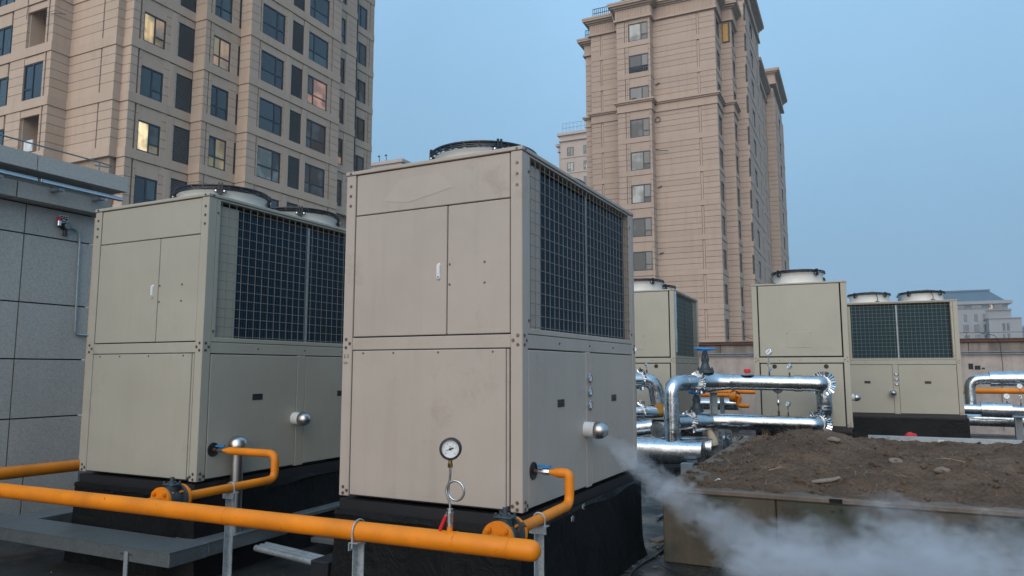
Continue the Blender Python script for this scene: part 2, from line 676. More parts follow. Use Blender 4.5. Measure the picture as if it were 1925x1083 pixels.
M['bag'] = simple('white_plastic_bag', (.60, .60, .57), .45, 0, .1, 9, .5)
M['foam'] = simple('tan_insulation_wrap', (.42, .35, .26), .9, 0, .15, 12, .4)
M['foam_y'] = simple('yellow_insulation', (.40, .20, .03), .9)
M['curtain_y'] = simple('amber_blind', (.50, .28, .05), .7)
M['dial'] = simple('gauge_dial_white', (.68, .70, .70), .3, 0, .03)
M['ink'] = simple('black_ink', (.01, .01, .01), .7)
M['redring'] = simple('gauge_red_ring', (.30, .05, .05), .4)
M['cyanring'] = simple('gauge_blue_ring', (.04, .16, .22), .4)
M['lampglass'] = simple('grey_light_strip', (.20, .27, .32), .3, .3)

M['residue'] = m_paint('cleaner_paint_under_old_label', (.418, .36, .305), .2)

# ------------------------------------------------------------------ setting: roof deck and ground
def sheet(name, x0, x1, y0, y1, z, mat, nx=1, ny=1, amp=0.0, fs=1.0):
    mb = MB()
    vs = []
    for j in range(ny + 1):
        for i in range(nx + 1):
            x = x0 + (x1 - x0) * i / nx; y = y0 + (y1 - y0) * j / ny
            dz = amp * noise.fractal(Vector((x * fs, y * fs, 3.1)), 1.0, 2.0, 4) if amp else 0
            vs.append((x, y, z + dz))
    fs_ = [(j * (nx + 1) + i, j * (nx + 1) + i + 1, (j + 1) * (nx + 1) + i + 1, (j + 1) * (nx + 1) + i) for j in range(ny) for i in range(nx)]
    mb.add(vs, fs_, True)
    o = mb.build(name, mat)
    o['kind'] = 'structure'
    return o


GROUND_Z = -16.0
sheet('ground', -700, 700, -700, 700, GROUND_Z, M['city'])
deck = sheet('roof_deck', -12, 16, -8, 22.5, 0.0, M['roof'], 140, 150, .012, 1.6)
sub = MB().box(-12, 16, -8, 22.5, GROUND_Z, -.05).build('podium_building', M['render'])
tag(sub, 'low building below the flat roof with the heat pumps', 'building')

# ------------------------------------------------------------------ heat pump units
UW, UD, UH = 1.382, 2.228, 2.2


def hexbolt(mb, c, n, r=.0085, h=.007):
    c, n = Vector(c), Vector(n)
    mb.cyl(c, c + n * h * .35, r * 1.35, 8, smooth=False)
    mb.cyl(c + n * h * .35, c + n * h, r * .8, 6, smooth=False)


def capsule(mb, c, u, v, n, hw, hl, t):
    """raised rounded bar lying on a face: centre, unit width axis, unit length axis, normal"""
    c, u, v, n = Vector(c), Vector(u), Vector(v), Vector(n)
    ring = []
    k = 8
    for i in range(k + 1):
        a = pi * i / k
        ring.append(cos(a) * hw * u + (hl - hw + sin(a) * hw) * v)
    for i in range(k + 1):
        a = pi + pi * i / k
        ring.append(cos(a) * hw * u + (-(hl - hw) + sin(a) * hw) * v)
    m = len(ring)
    vs = [c + p for p in ring] + [c + p * .86 + n * t for p in ring]
    fs = [(i, (i + 1) % m, m + (i + 1) % m, m + i) for i in range(m)] + [tuple(range(m, 2 * m))]
    mb.add(vs, fs)


def small_gauge(parent, y, z, ring):
    g = MB().lathe([(0, .0), (.036, .0), (.036, .012), (.031, .016)], (0, y, z), (1, 0, 0), 20).build('gauge', M['chrome'], parent)
    MB().lathe([(.031, .014), (.022, .0145)], (0, y, z), (1, 0, 0), 20).build('gauge_ring', ring, g)
    MB().lathe([(.022, .0146), (.0, .0146)], (0, y, z), (1, 0, 0), 20).build('gauge_dial', M['dial'], g)
    MB().obox((.0155, y, z + .006), (.0006, 0, 0), (0, .0015, 0), (0, 0, .012)).build('gauge_needle', M['ink'], g)


def fan(parent, cx, cy, z0, cable):
    ring = MB().lathe([(.405, 0), (.405, .010), (.384, .012), (.374, .05), (.371, .125), (.380, .152), (.393, .165), (.393, .175), (.378, .177), (.366, .155), (.360, .06), (.366, .0)], (cx, cy, z0), (0, 0, 1), 48).build('fan_ring', M['fanring'], parent)
    g = MB()
    zt = z0 + .192
    dome = lambda R: zt + .020 + .045 * (1 - (R / .40) ** 2)
    for i, R in enumerate((.07, .11, .15, .19, .23, .27, .305, .335, .362, .385)):
        g.torus((cx, cy, dome(R)), (0, 0, 1), R, .0036, 40, 5)
    g.torus((cx, cy, zt + .022), (0, 0, 1), .402, .009, 48, 6)
    g.torus((cx, cy, zt + .004), (0, 0, 1), .407, .005, 48, 5)
    g.torus((cx, cy, zt - .010), (0, 0, 1), .408, .006, 48, 5)
    for k in range(24):
        a = 2 * pi * k / 24 + .1
        pts = [(cx + R * cos(a), cy + R * sin(a), dome(R) + .004) for R in (.06, .16, .26, .34, .385)] + [(cx + .408 * cos(a + .05), cy + .408 * sin(a + .05), zt + .020), (cx + .412 * cos(a + .1), cy + .412 * sin(a + .1), zt - .014)]
        g.tube(pts, .0042, 5)
    g.cyl((cx, cy, zt + .056), (cx, cy, zt + .07), .07, 20)
    g.build('fan_guard', M['blackwire'], ring)
    for k in range(4):
        a = pi / 4 + k * pi / 2
        d = Vector((cos(a), sin(a), 0)); t = Vector((-sin(a), cos(a), 0))
        c = Vector((cx, cy, z0 + .158)) + d * .402
        cl = MB().obox(c, d * .012, t * .048, (0, 0, .011)).obox(c + V(0, 0, -.012) + d * .004, d * .010, t * .018, (0, 0, .022)).obox(c + V(0, 0, .04) + d * .006 + t * .012, d * .008, t * .007, (0, 0, .036)).obox(c + V(0, 0, .04) + d * .006 - t * .012, d * .008, t * .007, (0, 0, .036)).build('guard_clamp', M['black'], ring)
        for s in (-1, 1):
            MB().lathe([(.0, .010), (.010, .006), (.012, 0)], c + d * .012 + t * .035 * s, d, 10).build('clamp_bolt', M['chrome'], cl)
    hub = MB().cyl((cx, cy, z0 + .02), (cx, cy, z0 + .15), .09, 20)
    for k in range(5):
        a = 2 * pi * k / 5
        d = Vector((cos(a), sin(a), 0)); t = Vector((-sin(a), cos(a), 0))
        p = Vector((cx, cy, z0 + .09))
        q = [p + d * .08 - t * .04 + V(0, 0, -.03), p + d * .35 - t * .12 + V(0, 0, -.03), p + d * .35 + t * .1 + V(0, 0, .03), p + d * .08 + t * .04 + V(0, 0, .03)]
        hub.add(q + [v + V(0, 0, .004) for v in q], [(0, 1, 2, 3), (7, 6, 5, 4), (0, 1, 5, 4), (1, 2, 6, 5), (2, 3, 7, 6), (3, 0, 4, 7)])
    hub.build('fan_blades', M['black'], ring)
    if cable:
        a = radians(cable)
        d = Vector((cos(a), sin(a), 0))
        p = Vector((cx, cy, z0)) + d * .46
        jb = MB().box(p.x - .05, p.x + .05, p.y - .035, p.y + .035, z0, z0 + .035, .005).build('junction_box', M['black'], parent)
        c = Vector((cx, cy, 0)) + d * .42
        MB().tube([p + V(0, 0, .03), p + V(0, 0, .09) + d * .03, Vector((c.x, c.y, z0 + .17)), Vector((cx, cy, zt + .05)) + d * .30, Vector((cx, cy, zt + .07)) + d * .06], .007, 7).build('motor_cable', M['black'], jb)


def sheet_panel(name, mat, parent, x0, x1, y0, y1, z0, z1):
    return MB().box(x0, x1, y0, y1, z0, z1, .004).build(name, mat, parent)


def make_unit(label, loc, rotz, variant='door', paint='beige', coil='coil', exhaust=True, gas=True, cable=0, seed=1, sidegauges=True):
    W, D, H = UW, UD, UH
    P = M[paint]
    u = thing('heat_pump_unit', label, 'heat pump', loc, radians(rotz), 'beige heat pump units on the roof')
    fy = (lambda y: D - y) if variant == 'water' else (lambda y: y)
    core = MB().box(-W + .03, -.03, .03, D - .03, .0, 1.05).box(-W + .03, -.115, .03, D - .03, 1.051, 2.19)
    core.build('inner_body', M['inner'], u)
    p = .08
    for (x0, x1) in ((-W, -W + p), (-p, 0)):
        for (y0, y1) in ((0, p), (D - p, D)):
            sheet_panel('corner_post', P, u, x0, x1, y0, y1, .0, 2.196)
    # cap
    MB().box(-W - .006, .006, -.006, D + .006, 2.198, 2.224, .004).build('top_cap', P, u)
    # mid rails
    i = .004
    sheet_panel('mid_rail', P, u, -W + p, -p, i, .05, .972, 1.054)
    sheet_panel('mid_rail', P, u, -W + p, -p, D - .05, D - i, .972, 1.054)
    sheet_panel('mid_rail', P, u, -.05, -i, p, D - p, .968, 1.054)
    sheet_panel('mid_rail', P, u, -W + i, -W + .05, p, D - p, .968, 1.054)
    g = .008
    # end face towards -y
    e0, e1 = -W + p + g, -p - g
    if variant == 'door':
        sheet_panel('fascia_panel', P, u, e0, e1, .006, .03, 1.906, 2.193)
        d1 = sheet_panel('door', P, u, e0, -.546, .004, .03, 1.062, 1.899)
        d2 = sheet_panel('door', P, u, -.539, e1, .006, .03, 1.062, 1.899)
        h = MB(); capsule(h, (-.604, .004, 1.47), (1, 0, 0), (0, 0, 1), (0, -1, 0), .0145, .057, .011)
        hd = h.build('handle', M['white'], d1)
        h2 = MB(); capsule(h2, (-.604, -.0072, 1.487), (1, 0, 0), (0, 0, 1), (0, -1, 0), .0065, .03, .002)
        h2.build('handle_grip', M['dial'], hd)
        MB().cyl((-.604, -.007, 1.434), (-.604, -.0095, 1.434), .006, 12).build('lock_button', M['blue'], hd)
        low = sheet_panel('lower_panel', P, u, e0 + .004, -.112, -.002, .03, .012, .966)
        sheet_panel('panel_flange', P, low, -.110, e1 - .004, .006, .03, .03, .966)
        s = MB()
        for z in (2.12, 2.05, 1.98): 
            for x in (-.035, -W + .04): hexbolt(s, (x, 0, z), (0, -1, 0))
        for x in (-1.2, -.95, -.6, -.2): hexbolt(s, (x, -.002, .950), (0, -1, 0), .005)
        for (x, z) in ((-.523, 1.514), (-.523, 1.383), (-.266, 1.513), (-.266, 1.382)): hexbolt(s, (x, .006, z), (0, -1, 0), .006)
    else:
        up = sheet_panel('upper_panel', P, u, e0 + .012, e1 - .012, .002, .03, 1.075, 2.19)
        pl = MB().box(-.885, -.525, -.0015, .004, 1.205, 1.45, .002).build('cover_plate', P, up)
        low = sheet_panel('lower_panel', P, u, e0 + .012, e1 - .012, .002, .03, .015, .955)
        for x in (-1.075, -.331):
            MB().lathe([(.034, .0), (.034, .004), (.026, .006), (.022, .001), (.0, .001)], (x, .002, .916), (0, -1, 0), 16).build('grommet', M['black'], low)
        s = MB()
        for x in (-.87, -.54): hexbolt(s, (x, -.0015, 1.43), (0, -1, 0), .006)
        for x in (-1.0, -.7, -.4): hexbolt(s, (x, .004, 1.012), (0, -1, 0), .006)
    for x in (-W + .04, -.035): hexbolt(s, (x, -.006, 2.211), (0, -1, 0), .007)
    for (sx, x) in ((1, -.03), (-1, -W + .03)):
        for (dx, z) in ((0, 1.046), (-.032 * sx, 1.017), (0, .99), (-.005 * sx, .058), (-.036 * sx, .036), (-.005 * sx, .018)):
            hexbolt(s, (x + dx, 0, z), (0, -1, 0))
    for y in (.03, D - .03):
        sg = 1 if y < 1 else -1
        for (dy, z) in ((0, 1.046), (.03 * sg, 1.017), (0, .99), (.005 * sg, .058), (.034 * sg, .036), (.005 * sg, .018)):
            hexbolt(s, (0, y + dy, z), (1, 0, 0))
    for y in (.57, 1.131, 1.65): hexbolt(s, (-i, y, 1.013), (1, 0, 0), .006)
    for (y, z) in ((.095, 2.08), (.095, 1.14), (D - .1, 2.08), (D - .1, 1.14)): hexbolt(s, (0, y, z), (1, 0, 0), .007)
    for y in (.04, D - .04): hexbolt(s, (.006, y, 2.211), (1, 0, 0), .007)
    s.build('screws', M['screw'], u, 'stuff')
    # far end and left flank
    sheet_panel('end_panel', P, u, e0, e1, D - .03, D - .006, 1.06, 2.193)
    sheet_panel('end_panel', P, u, e0, e1, D - .03, D - .006, .012, .966)
    for (y0, y1) in ((p + g, D / 2 - .003), (D / 2 + .003, D - p - g)):
        sheet_panel('flank_panel', P, u, -W + .006, -W + .03, y0, y1, 1.06, 2.193)
        sheet_panel('flank_panel', P, u, -W + .006, -W + .03, y0, y1, .012, .962)
    # grille side towards +x
    sheet_panel('grille_sill', P, u, -.06, -.003, .12, 2.105, 1.057, 1.092)
    sheet_panel('grille_head', P, u, -.06, -.002, .12, 2.105, 2.180, 2.196)
    sheet_panel('grille_jamb', P, u, -.06, -.003, p + .003, .12, 1.057, 2.196)
    sheet_panel('grille_jamb', P, u, -.06, -.003, 2.105, D - p - .003, 1.057, 2.196)
    ya, yb = sorted((fy(.335), fy(2.06)))
    cl = MB().box(-.114, -.040, ya, yb, 1.06, 2.13).build('coil', M[coil], u)
    dv = fy(1.17)
    MB().box(-.042, -.034, dv - .012, dv + .012, 1.06, 2.15).build('coil_divider', M['galv'] if variant == 'door' else M['coil_teal'], cl)
    ya, yb = sorted((fy(.085), fy(.334)))
    MB().box(-.060, -.036, ya, yb, 1.06, 2.15).build('inner_panel', P, u)
    wg = MB()
    n = 27
    for k in range(n):
        y = .135 + k * (2.095 - .135) / (n - 1)
        wg.cyl((-.010, y, 1.080), (-.010, y, 2.186), .0025, 6)
    for k in range(15):
        z = 1.105 + k * .0735
        wg.cyl((-.006, .10, z), (-.006, 2.12, z), .0025, 6)
    wg.build('wire_guard', M['wire'], u)
    # lower doors on that side
    a, b = sorted((fy(1.042), fy(1.142)))
    for (y0, y1, ys) in ((p + g, a - .004, fy(.582) if variant == 'door' else fy(1.645)), (b + .004, D - p - g, fy(1.645) if variant == 'door' else fy(.582))):
        lp = sheet_panel('service_door', P, u, -.03, -.001, y0, y1, .012, .960)
        fr = MB().box(-.001, .002, ys - .055, ys + .055, .592, .642).build('pull_frame', M['black'], lp)
        MB().box(-.001, .004, ys - .04, ys + .04, .604, .612).build('pull_latch', M['inner'], fr)
    mp = sheet_panel('mid_post', P, u, -.05, .0, a, b, .0, .966)
    if sidegauges:
        ym = (a + b) / 2 + .01
        small_gauge(mp, ym, .776, M['redring']); small_gauge(mp, ym, .678, M['cyanring']); small_gauge(mp, ym, .582, M['redring'])
    if exhaust:
        y = fy(1.024)
        ex = MB().cyl((-.02, y, .415), (.085, y, .41), .055, 24).build('exhaust_pipe', M['white'], u)
        MB().lathe([(.058, .075), (.061, .08), (.061, .10), (.055, .128), (.036, .158), (.0, .172)], (0, y, .412), (1, 0, -.03), 24).build('exhaust_cap', M['stainless'], ex)
    if gas:
        y = .148
        MB().lathe([(.054, .0), (.054, .004), (.046, .006), (.040, .0005), (.0, .0005)], (.0, y, .228), (1, 0, 0), 24).build('gas_port', M['black'], u)
    for cyf in (fy(.745), fy(1.735)):
        fan(u, -W / 2, cyf, 2.224, cable)
    return u


def plinth(label, x0, x1, y0, y1, h, rotz=0, origin=(0, 0), seed=0, flare=.06):
    """rubber sheet wrapped round a base, loose folds"""
    rnd = random.Random(seed)
    mb = MB()
    nz, per = 10, []
    nx, ny = 26, 34
    for i in range(nx): per.append((x0 + (x1 - x0) * i / nx, y0, 0, -1))
    for i in range(ny): per.append((x1, y0 + (y1 - y0) * i / ny, 1, 0))
    for i in range(nx): per.append((x1 - (x1 - x0) * i / nx, y1, 0, 1))
    for i in range(ny): per.append((x0, y1 - (y1 - y0) * i / ny, -1, 0))
    m = len(per)
    vs = []
    for k in range(nz + 1):
        t = k / nz
        for (x, y, nx_, ny_) in per:
            q = Vector((x * 2.2 + seed, y * 2.2, t * 1.3))
            b = .035 * noise.fractal(q, 1.0, 2.0, 4) * (1 - .8 * t) + flare * (1 - t) ** 3
            zz = h * t
            if k == nz:
                zz = h - .10 - .05 * noise.noise(Vector((x * 1.7, y * 1.7, seed)))
                b = .012
            vs.append((x + nx_ * b, y + ny_ * b, zz))
    fs = []
    for k in range(nz):
        for i in range(m):
            fs.append((k * m + i, k * m + (i + 1) % m, (k + 1) * m + (i + 1) % m, (k + 1) * m + i))
    fs.append(tuple(range(nz * m, nz * m + m)))
    mb.add(vs, fs, True)
    o = thing('plinth', label, 'plinth', (origin[0], origin[1], 0), radians(rotz), 'rubber wrapped plinths under the units')
    mb.build('rubber_wrap', M['rubber'], o)
    fr = MB()
    fr.box(x0 + .02, x1 - .02, y0 + .02, y0 + .08, h - .10, h - .002)
    fr.box(x0 + .02, x1 - .02, y1 - .08, y1 - .02, h - .10, h - .002)
    fr.box(x1 - .08, x1 - .02, y0 + .08, y1 - .08, h - .10, h - .002)
    fr.box(x0 + .02, x0 + .08, y0 + .08, y1 - .08, h - .10, h - .002)
    fr.build('base_frame', M['black'], o)
    return o


BZ = .705
U1 = make_unit('nearest beige heat pump unit, with the black dial gauge in front of its end panel', (-1.816, 3.951, BZ + .006), -1.68, 'door', 'beige', 'coil', cable=0)
U2 = make_unit('beige heat pump unit beside the grey granite wall, both its fans in view', (-4.528, 3.977, BZ + .004), -.71, 'door', 'beige_cool', 'coil', cable=80, sidegauges=False)
U3 = make_unit('beige heat pump unit with a teal coil, half hidden behind the nearest unit', (-2.765, 12.20, BZ - .01), 1.0, 'water', 'beige2', 'coil_teal', exhaust=False, gas=False, cable=100, sidegauges=False)
U4 = make_unit('beige heat pump unit with silver pipes running across its end panel', (-.103, 12.09, BZ - .02), 2.02, 'water', 'beige2', 'coil', exhaust=True, gas=False, cable=215, sidegauges=False)
U5 = make_unit('farthest beige heat pump unit, its wide grille side facing the camera', (-.419, 16.176, BZ - .02), -86.5, 'door', 'beige2', 'coil_mid', cable=15)
for (nm, (lx, ly, rz), sd) in (('nearest heat pump unit', (-1.816, 3.951, -1.68), 1), ('heat pump unit beside the granite wall', (-4.528, 3.977, -.71), 2), ('half hidden unit with the teal coil', (-2.765, 12.2, 1.0), 3), ('unit with the silver pipes across its end', (-.103, 12.09, 2.02), 4), ('farthest unit facing sideways', (-.419, 16.176, -86.5), 5)):
    plinth('black rubber wrapped plinth under the ' + nm, -UW - .01, .01, -.02, UD + .06, BZ - .012, rz, (lx, ly), sd)

# paper sticker and pen marks on the nearest unit
MB().box(.0005, .0012, .02, .05, 1.96, 2.06).build('sticker', M['residue'], U1)
tm = text_mesh('2-3', .035, 'pen_mark')
o = link('pen_mark', tm, M['ink'], U1); o.location = (-UW + .035, -.0015, .93); o.rotation_euler = (pi / 2, 0, 0)
tm = text_mesh('1m', .028, 'pen_mark')
o = link('pen_mark', tm, M['ink'], U1); o.location = (-UW + .03, -.0015, .885); o.rotation_euler = (pi / 2, 0, 0)
lr_ = MB().add([(-1.06, .0045, 1.985), (-.86, .0045, 1.955), (-.50, .0045, 2.02), (-.62, .0045, 2.135), (-.93, .0045, 2.12)], [(0, 1, 2, 3, 4)])
lr_.build('label_residue', M['residue'], U1)
# torn clear film left on the edge of the teal-coil unit
f = MB()
pts = []
for k in range(13):
    z = 1.15 + k * .087
    w = .05 + .05 * noise.noise(Vector((k * .9, 2, 1)))
    pts += [(.004 + .02 * noise.noise(Vector((k, 0, 5))), .0, z), (.012 + .03 * noise.noise(Vector((k, 7, 5))), .08 + w, z + .02 * noise.noise(Vector((k * 2., 1, 1))))]
f.add(pts, [(2 * k, 2 * k + 1, 2 * k + 3, 2 * k + 2) for k in range(12)], True)
f.build('torn_film', M['film'], U3)

# ------------------------------------------------------------------ apartment towers
G_ = radians(-25.5)
def px_of(p):
    """rough size helper: where a point falls in the photograph (only to rank pieces by how large they show)"""
    x, y, z = p[0], p[1], p[2] - EYE
    cx_ = x * cos(G_) - y * sin(G_); d = x * sin(G_) + y * cos(G_)
    th = radians(6.469)
    dep = d * cos(th) + z * sin(th); up = -d * sin(th) + z * cos(th)
    if dep < .5: return None
    return 962.5 + 1354.5 * cx_ / dep, 541.5 - 1354.5 * up / dep


class Tower:
    def __init__(s, root, mat, fh, band, joint=.035, far=False):
        s.root = root; s.mat = mat; s.fh = fh; s.band = band; s.joint = joint
        s.panels = []
        s.far = far

    def bx(s, ax, pl, u0, u1, z0, z1, d0, d1):
        if ax == 'X':
            return (pl + d0, pl + d1, u0, u1, z0, z1)
        return (u0, u1, pl - d1, pl - d0, z0, z1)

    def piece(s, b):
        c = [px_of((b[1], b[2], z)) for z in (b[4], b[5])]
        q = px_of((b[0], b[3], b[4])); q2 = px_of((b[1], b[2], b[4]))
        a = 0
        if None not in c and q and q2:
            cx_, cy_ = (q[0] + q2[0]) / 2, (c[0][1] + c[1][1]) / 2
            if -20 < cx_ < 1945 and -20 < cy_ < 660:
                a = abs(q[0] - q2[0]) * abs(c[0][1] - c[1][1])
                if 655 < cx_ < 1190 and cy_ > 330: a *= .1
                if 185 < cx_ < 655 and cy_ > 400: a *= .1
                if cx_ < 240 and cy_ > 300: a *= .1
        s.panels.append((a, b))

    def solid(s, name, mat, *b):
        return block(name, mat, *b, s.root)

    def flush(s, limit=300):
        s.panels.sort(key=lambda t: -t[0])
        for a, b in s.panels[:limit]:
            block('cladding_panel', s.mat, *b, s.root)
        rest = MB()
        for a, b in s.panels[limit:]:
            rest.box(*b)
        if rest.v:
            rest.build('cladding_panels', s.mat, s.root, 'stuff')

    def window(s, ax, pl, u0, u1, z0, z1, style, pane=None, name='window'):
        """style: list of cells (u fraction from, to, z fraction from, to); pane: list of materials per cell"""
        fw = .075
        fr = MB()
        F = lambda ua, ub, za, zb, d0, d1: fr.box(*s.bx(ax, pl, ua, ub, za, zb, d0, d1))
        F(u0, u1, z0, z0 + fw, -.13, -.05); F(u0, u1, z1 - fw, z1, -.13, -.05)
        F(u0, u0 + fw, z0 + fw, z1 - fw, -.13, -.05); F(u1 - fw, u1, z0 + fw, z1 - fw, -.13, -.05)
        iu0, iu1, iz0, iz1 = u0 + fw, u1 - fw, z0 + fw, z1 - fw
        us = sorted({c[0] for c in style} | {c[1] for c in style})
        for (a, b, c, d) in style:
            if b < .999:
                uu = iu0 + (iu1 - iu0) * b
                F(uu - fw * .5, uu + fw * .5, iz0 + (iz1 - iz0) * c, iz0 + (iz1 - iz0) * d, -.128, -.052)
            if d < .999:
                zz = iz0 + (iz1 - iz0) * d
                F(iu0 + (iu1 - iu0) * a, iu0 + (iu1 - iu0) * b, zz - fw * .5, zz + fw * .5, -.126, -.054)
        w = fr.build(name, M['frame'], s.root)
        for i, (a, b, c, d) in enumerate(style):
            m = pane[i % len(pane)] if pane else M['glass']
            if m in (G1, G2): m = wrnd.choice((G1, G1, G2, G2, G3, G4, m))
            block('pane', m, *s.bx(ax, pl, iu0 + (iu1 - iu0) * a + .005, iu0 + (iu1 - iu0) * b - .005, iz0 + (iz1 - iz0) * c + .005, iz0 + (iz1 - iz0) * d - .005, -.118, -.095), w)
        return w

    def louver(s, ax, pl, u0, u1, z0, z1, slats=True):
        fw = .05
        fr = MB()
        F = lambda ua, ub, za, zb, d0, d1: fr.box(*s.bx(ax, pl, ua, ub, za, zb, d0, d1))
        F(u0, u1, z0, z0 + fw, -.13, -.02); F(u0, u1, z1 - fw, z1, -.13, -.02)
        F(u0, u0 + fw, z0 + fw, z1 - fw, -.13, -.02); F(u1 - fw, u1, z0 + fw, z1 - fw, -.13, -.02)
        F(u0 + fw, u1 - fw, z0 + fw, z1 - fw, -.135, -.125)
        w = fr.build('louver', M['frame'], s.root)
        n = int((z1 - z0 - .1) / .095)
        for k in range(n):
            z = z0 + fw + (k + .15) * (z1 - z0 - .1) / n
            o = block('slat', M['louver'], *s.bx(ax, pl, u0 + fw, u1 - fw, z, z + .035, -.115, -.03), w)
            if ax == 'X': o.rotation_euler = (0, radians(28), 0)
            else: o.rotation_euler = (radians(28), 0, 0)

    def strip_floor(s, ax, pl, u0, u1, typ, S, opt):
        zb = S + s.fh - s.band            # underside of the band above
        j = s.joint / 2
        if typ == 'q':
            n = 5
            h = (zb - S) / n
            for k in range(n):
                s.piece(s.bx(ax, pl, u0, u1, S + k * h + j, S + (k + 1) * h - j, -.14, 0))
        elif typ == 'p':
            s.solid('pilaster', s.mat, *s.bx(ax, pl, u0, u1, S, zb - .07, -.14, -.03 if s.far else .035))
        elif typ in 'wn':
            hd = opt.get('head', 1.9)
            s.solid('lintel_panel', s.mat, *s.bx(ax, pl, u0, u1, S + hd, zb - .03, -.14, -.02))
            s.window(ax, pl, u0, u1, S + .02, S + hd, opt['style'], opt.get('pane'))
        elif typ == 'l':
            s.solid('lintel_panel', s.mat, *s.bx(ax, pl, u0, u1, S + 2.08, zb - .03, -.14, -.02))
            s.louver(ax, pl, u0 + .02, u1 - .02, S + .05, S + 2.08)

    def facade(s, ax, pl, strips, S0, ks, opts, bandname='stone_band', bd=.05):
        u0 = min(t[0] for t in strips); u1 = max(t[1] for t in strips)
        for k in ks:
            S = S0 + s.fh * k
            s.solid(bandname, s.mat, *s.bx(ax, pl, u0 - (bd if ax == 'X' else 0), u1, S - s.band, S - .001, -.14, bd))
            for st in strips:
                a, b, typ = st[0], st[1], st[2]
                if typ == 's': continue
                o = {}
                if typ in 'wn':
                    o = opts(st[3], k)
                    if o is None: continue
                s.strip_floor(ax, pl, a, b, typ, S, o)


# window layouts (fractions)
ST_A = [(0, .52, 0, 1), (.52, 1, 0, .3), (.52, 1, .3, 1)]
ST_B = [(0, .38, 0, .35), (0, .38, .35, 1), (.38, 1, 0, .35), (.38, 1, .35, 1)]
ST_C1 = [(0, .68, 0, .4), (0, .68, .4, 1), (.68, 1, 0, .4), (.68, 1, .4, 1)]
ST_C2 = [(0, .28, 0, .36), (0, .28, .36, 1), (.28, 1, 0, .36), (.28, 1, .36, 1)]
ST_N = [(0, 1, 0, .3), (0, 1, .3, 1)]
ST_G = [(0, .45, 0, .3), (0, .45, .3, 1), (.45, 1, 0, 1)]
ST_D = [(0, .3, 0, .3), (0, .3, .3, 1), (.3, 1, 0, 1)]
ST_M = [(0, .66, 0, 1), (.66, 1, 0, .3), (.66, 1, .3, 1)]
G1, G2, G3, G4 = M['glass'], M['glass2'], M['glass3'], M['glass4']
wrnd = random.Random(21)
CW, CG, LT, LT2, LD, LW, LP = M['cur_white'], M['cur_grey'], M['lit'], M['lit2'], M['lit_dim'], M['lit_wall'], M['lit_pink']

# ---- the tower behind the granite wall
L = thing('apartment_tower', 'beige stone apartment tower at left with dark louvers and a few lit windows', 'building', (-40, 32, GROUND_Z), 0, 'apartment towers', True)
T = Tower(L, M['stone'], 3.05, .52, .024)
S0 = 19.28
XA, XB, XC = -34.1, -33.2, -32.35


def optL(col, k):
    tab = {
        'A': dict(head=1.70, style=ST_A, pane=[G1, G2, G1]),
        'B': dict(head=1.87, style=ST_B, pane=[G1, G2]),
        'C1': dict(head=2.0, style=ST_C1, pane=[G1, G1, G1, G2]),
        'C2': dict(head=2.0, style=ST_C2, pane=[G1, G2, G1, G1]),
        'N': dict(head=1.95, style=ST_N, pane=[G1, G2]),
        'D': dict(head=1.80, style=ST_D, pane=[G1, G2]),
        'G': dict(head=2.1, style=ST_G, pane=[G1, G2, G1]),
        'H': dict(head=1.75, style=ST_G, pane=[G1]),
    }
    o = dict(tab[col])
    special = {('A', 0): [LT, LD, LW], ('A', -2): [LT2, LD, CG], ('B', 0): [LW, LD, LW, LW], ('B', -2): [LD, CG, LD, LD],
               ('C1', -2): [CW, CW, CW, CG], ('C2', -0): [G1, CG, G1, G1], ('C2', -1): [G1, CG, G1, CG], ('C2', -2): [G1, G2, CG, CG],
               ('C2', 0): [LP, CG, LP, LP], ('D', 0): [G2, G2, G1], ('D', 2): [CG, CG, CG], ('D', 1): [G1, G2, CG],
               ('D', -1): [G1, G2, CG], ('N', -1): [LP, G2]}
    if (col, k) in special: o['pane'] = special[(col, k)]
    return o


KS = range(-3, 4)
T.facade('X', XA, [(24.40, 24.80, 'q'), (24.80, 24.92, 's'), (24.92, 25.05, 'q'), (25.05, 26.45, 'w', 'A'), (26.45, 26.80, 'q'), (26.80, 27.15, 'p'), (27.16, 27.27, 'q'), (27.27, 28.33, 'l')], S0, KS, optL)
T.facade('X', XB, [(28.35, 28.66, 'q'), (28.66, 28.74, 's'), (28.74, 28.93, 'q'), (28.93, 30.24, 'w', 'B'), (30.24, 30.78, 'q'), (30.78, 30.92, 'n', 'N')], S0, KS, optL)
T.facade('X', XC, [(30.93, 31.65, 'q'), (31.65, 31.74, 's'), (31.74, 31.83, 'q'), (31.83, 33.82, 'w', 'C1'), (33.82, 33.97, 'q'), (33.98, 34.42, 'p'), (34.44, 35.50, 'l'), (35.56, 35.98, 'p'), (36.02, 38.03, 'w', 'C2'), (38.05, 38.36, 'q'), (38.36, 38.48, 's'), (38.48, 39.31, 'q')], S0, KS, optL)
T.facade('X', -33.0, [(39.45, 40.03, 'q'), (40.05, 40.63, 'n', 'N'), (40.66, 40.98, 'p'), (41.0, 41.9, 'q')], S0, range(-2, 6), optL)
T.facade('X', -34.1, [(41.95, 42.75, 'q'), (42.9, 43.4, 'p'), (43.5, 44.6, 'w', 'D'), (44.62, 44.9, 'q'), (44.9, 45.0, 's'), (45.0, 45.5, 'q')], S0, range(-2, 6), optL)
KG = range(-2, 3)
T.facade('Y', 24.40, [(-34.76, -34.24, 'q')], S0, KS, optL)
T.facade('Y', 28.35, [(-34.1, -33.34, 'q')], S0, KS, optL)
T.facade('Y', 30.93, [(-33.2, -32.49, 'q')], S0, KS, optL)
T.facade('X', -34.76, [(23.98, 24.40, 'q')], S0, KG, optL)
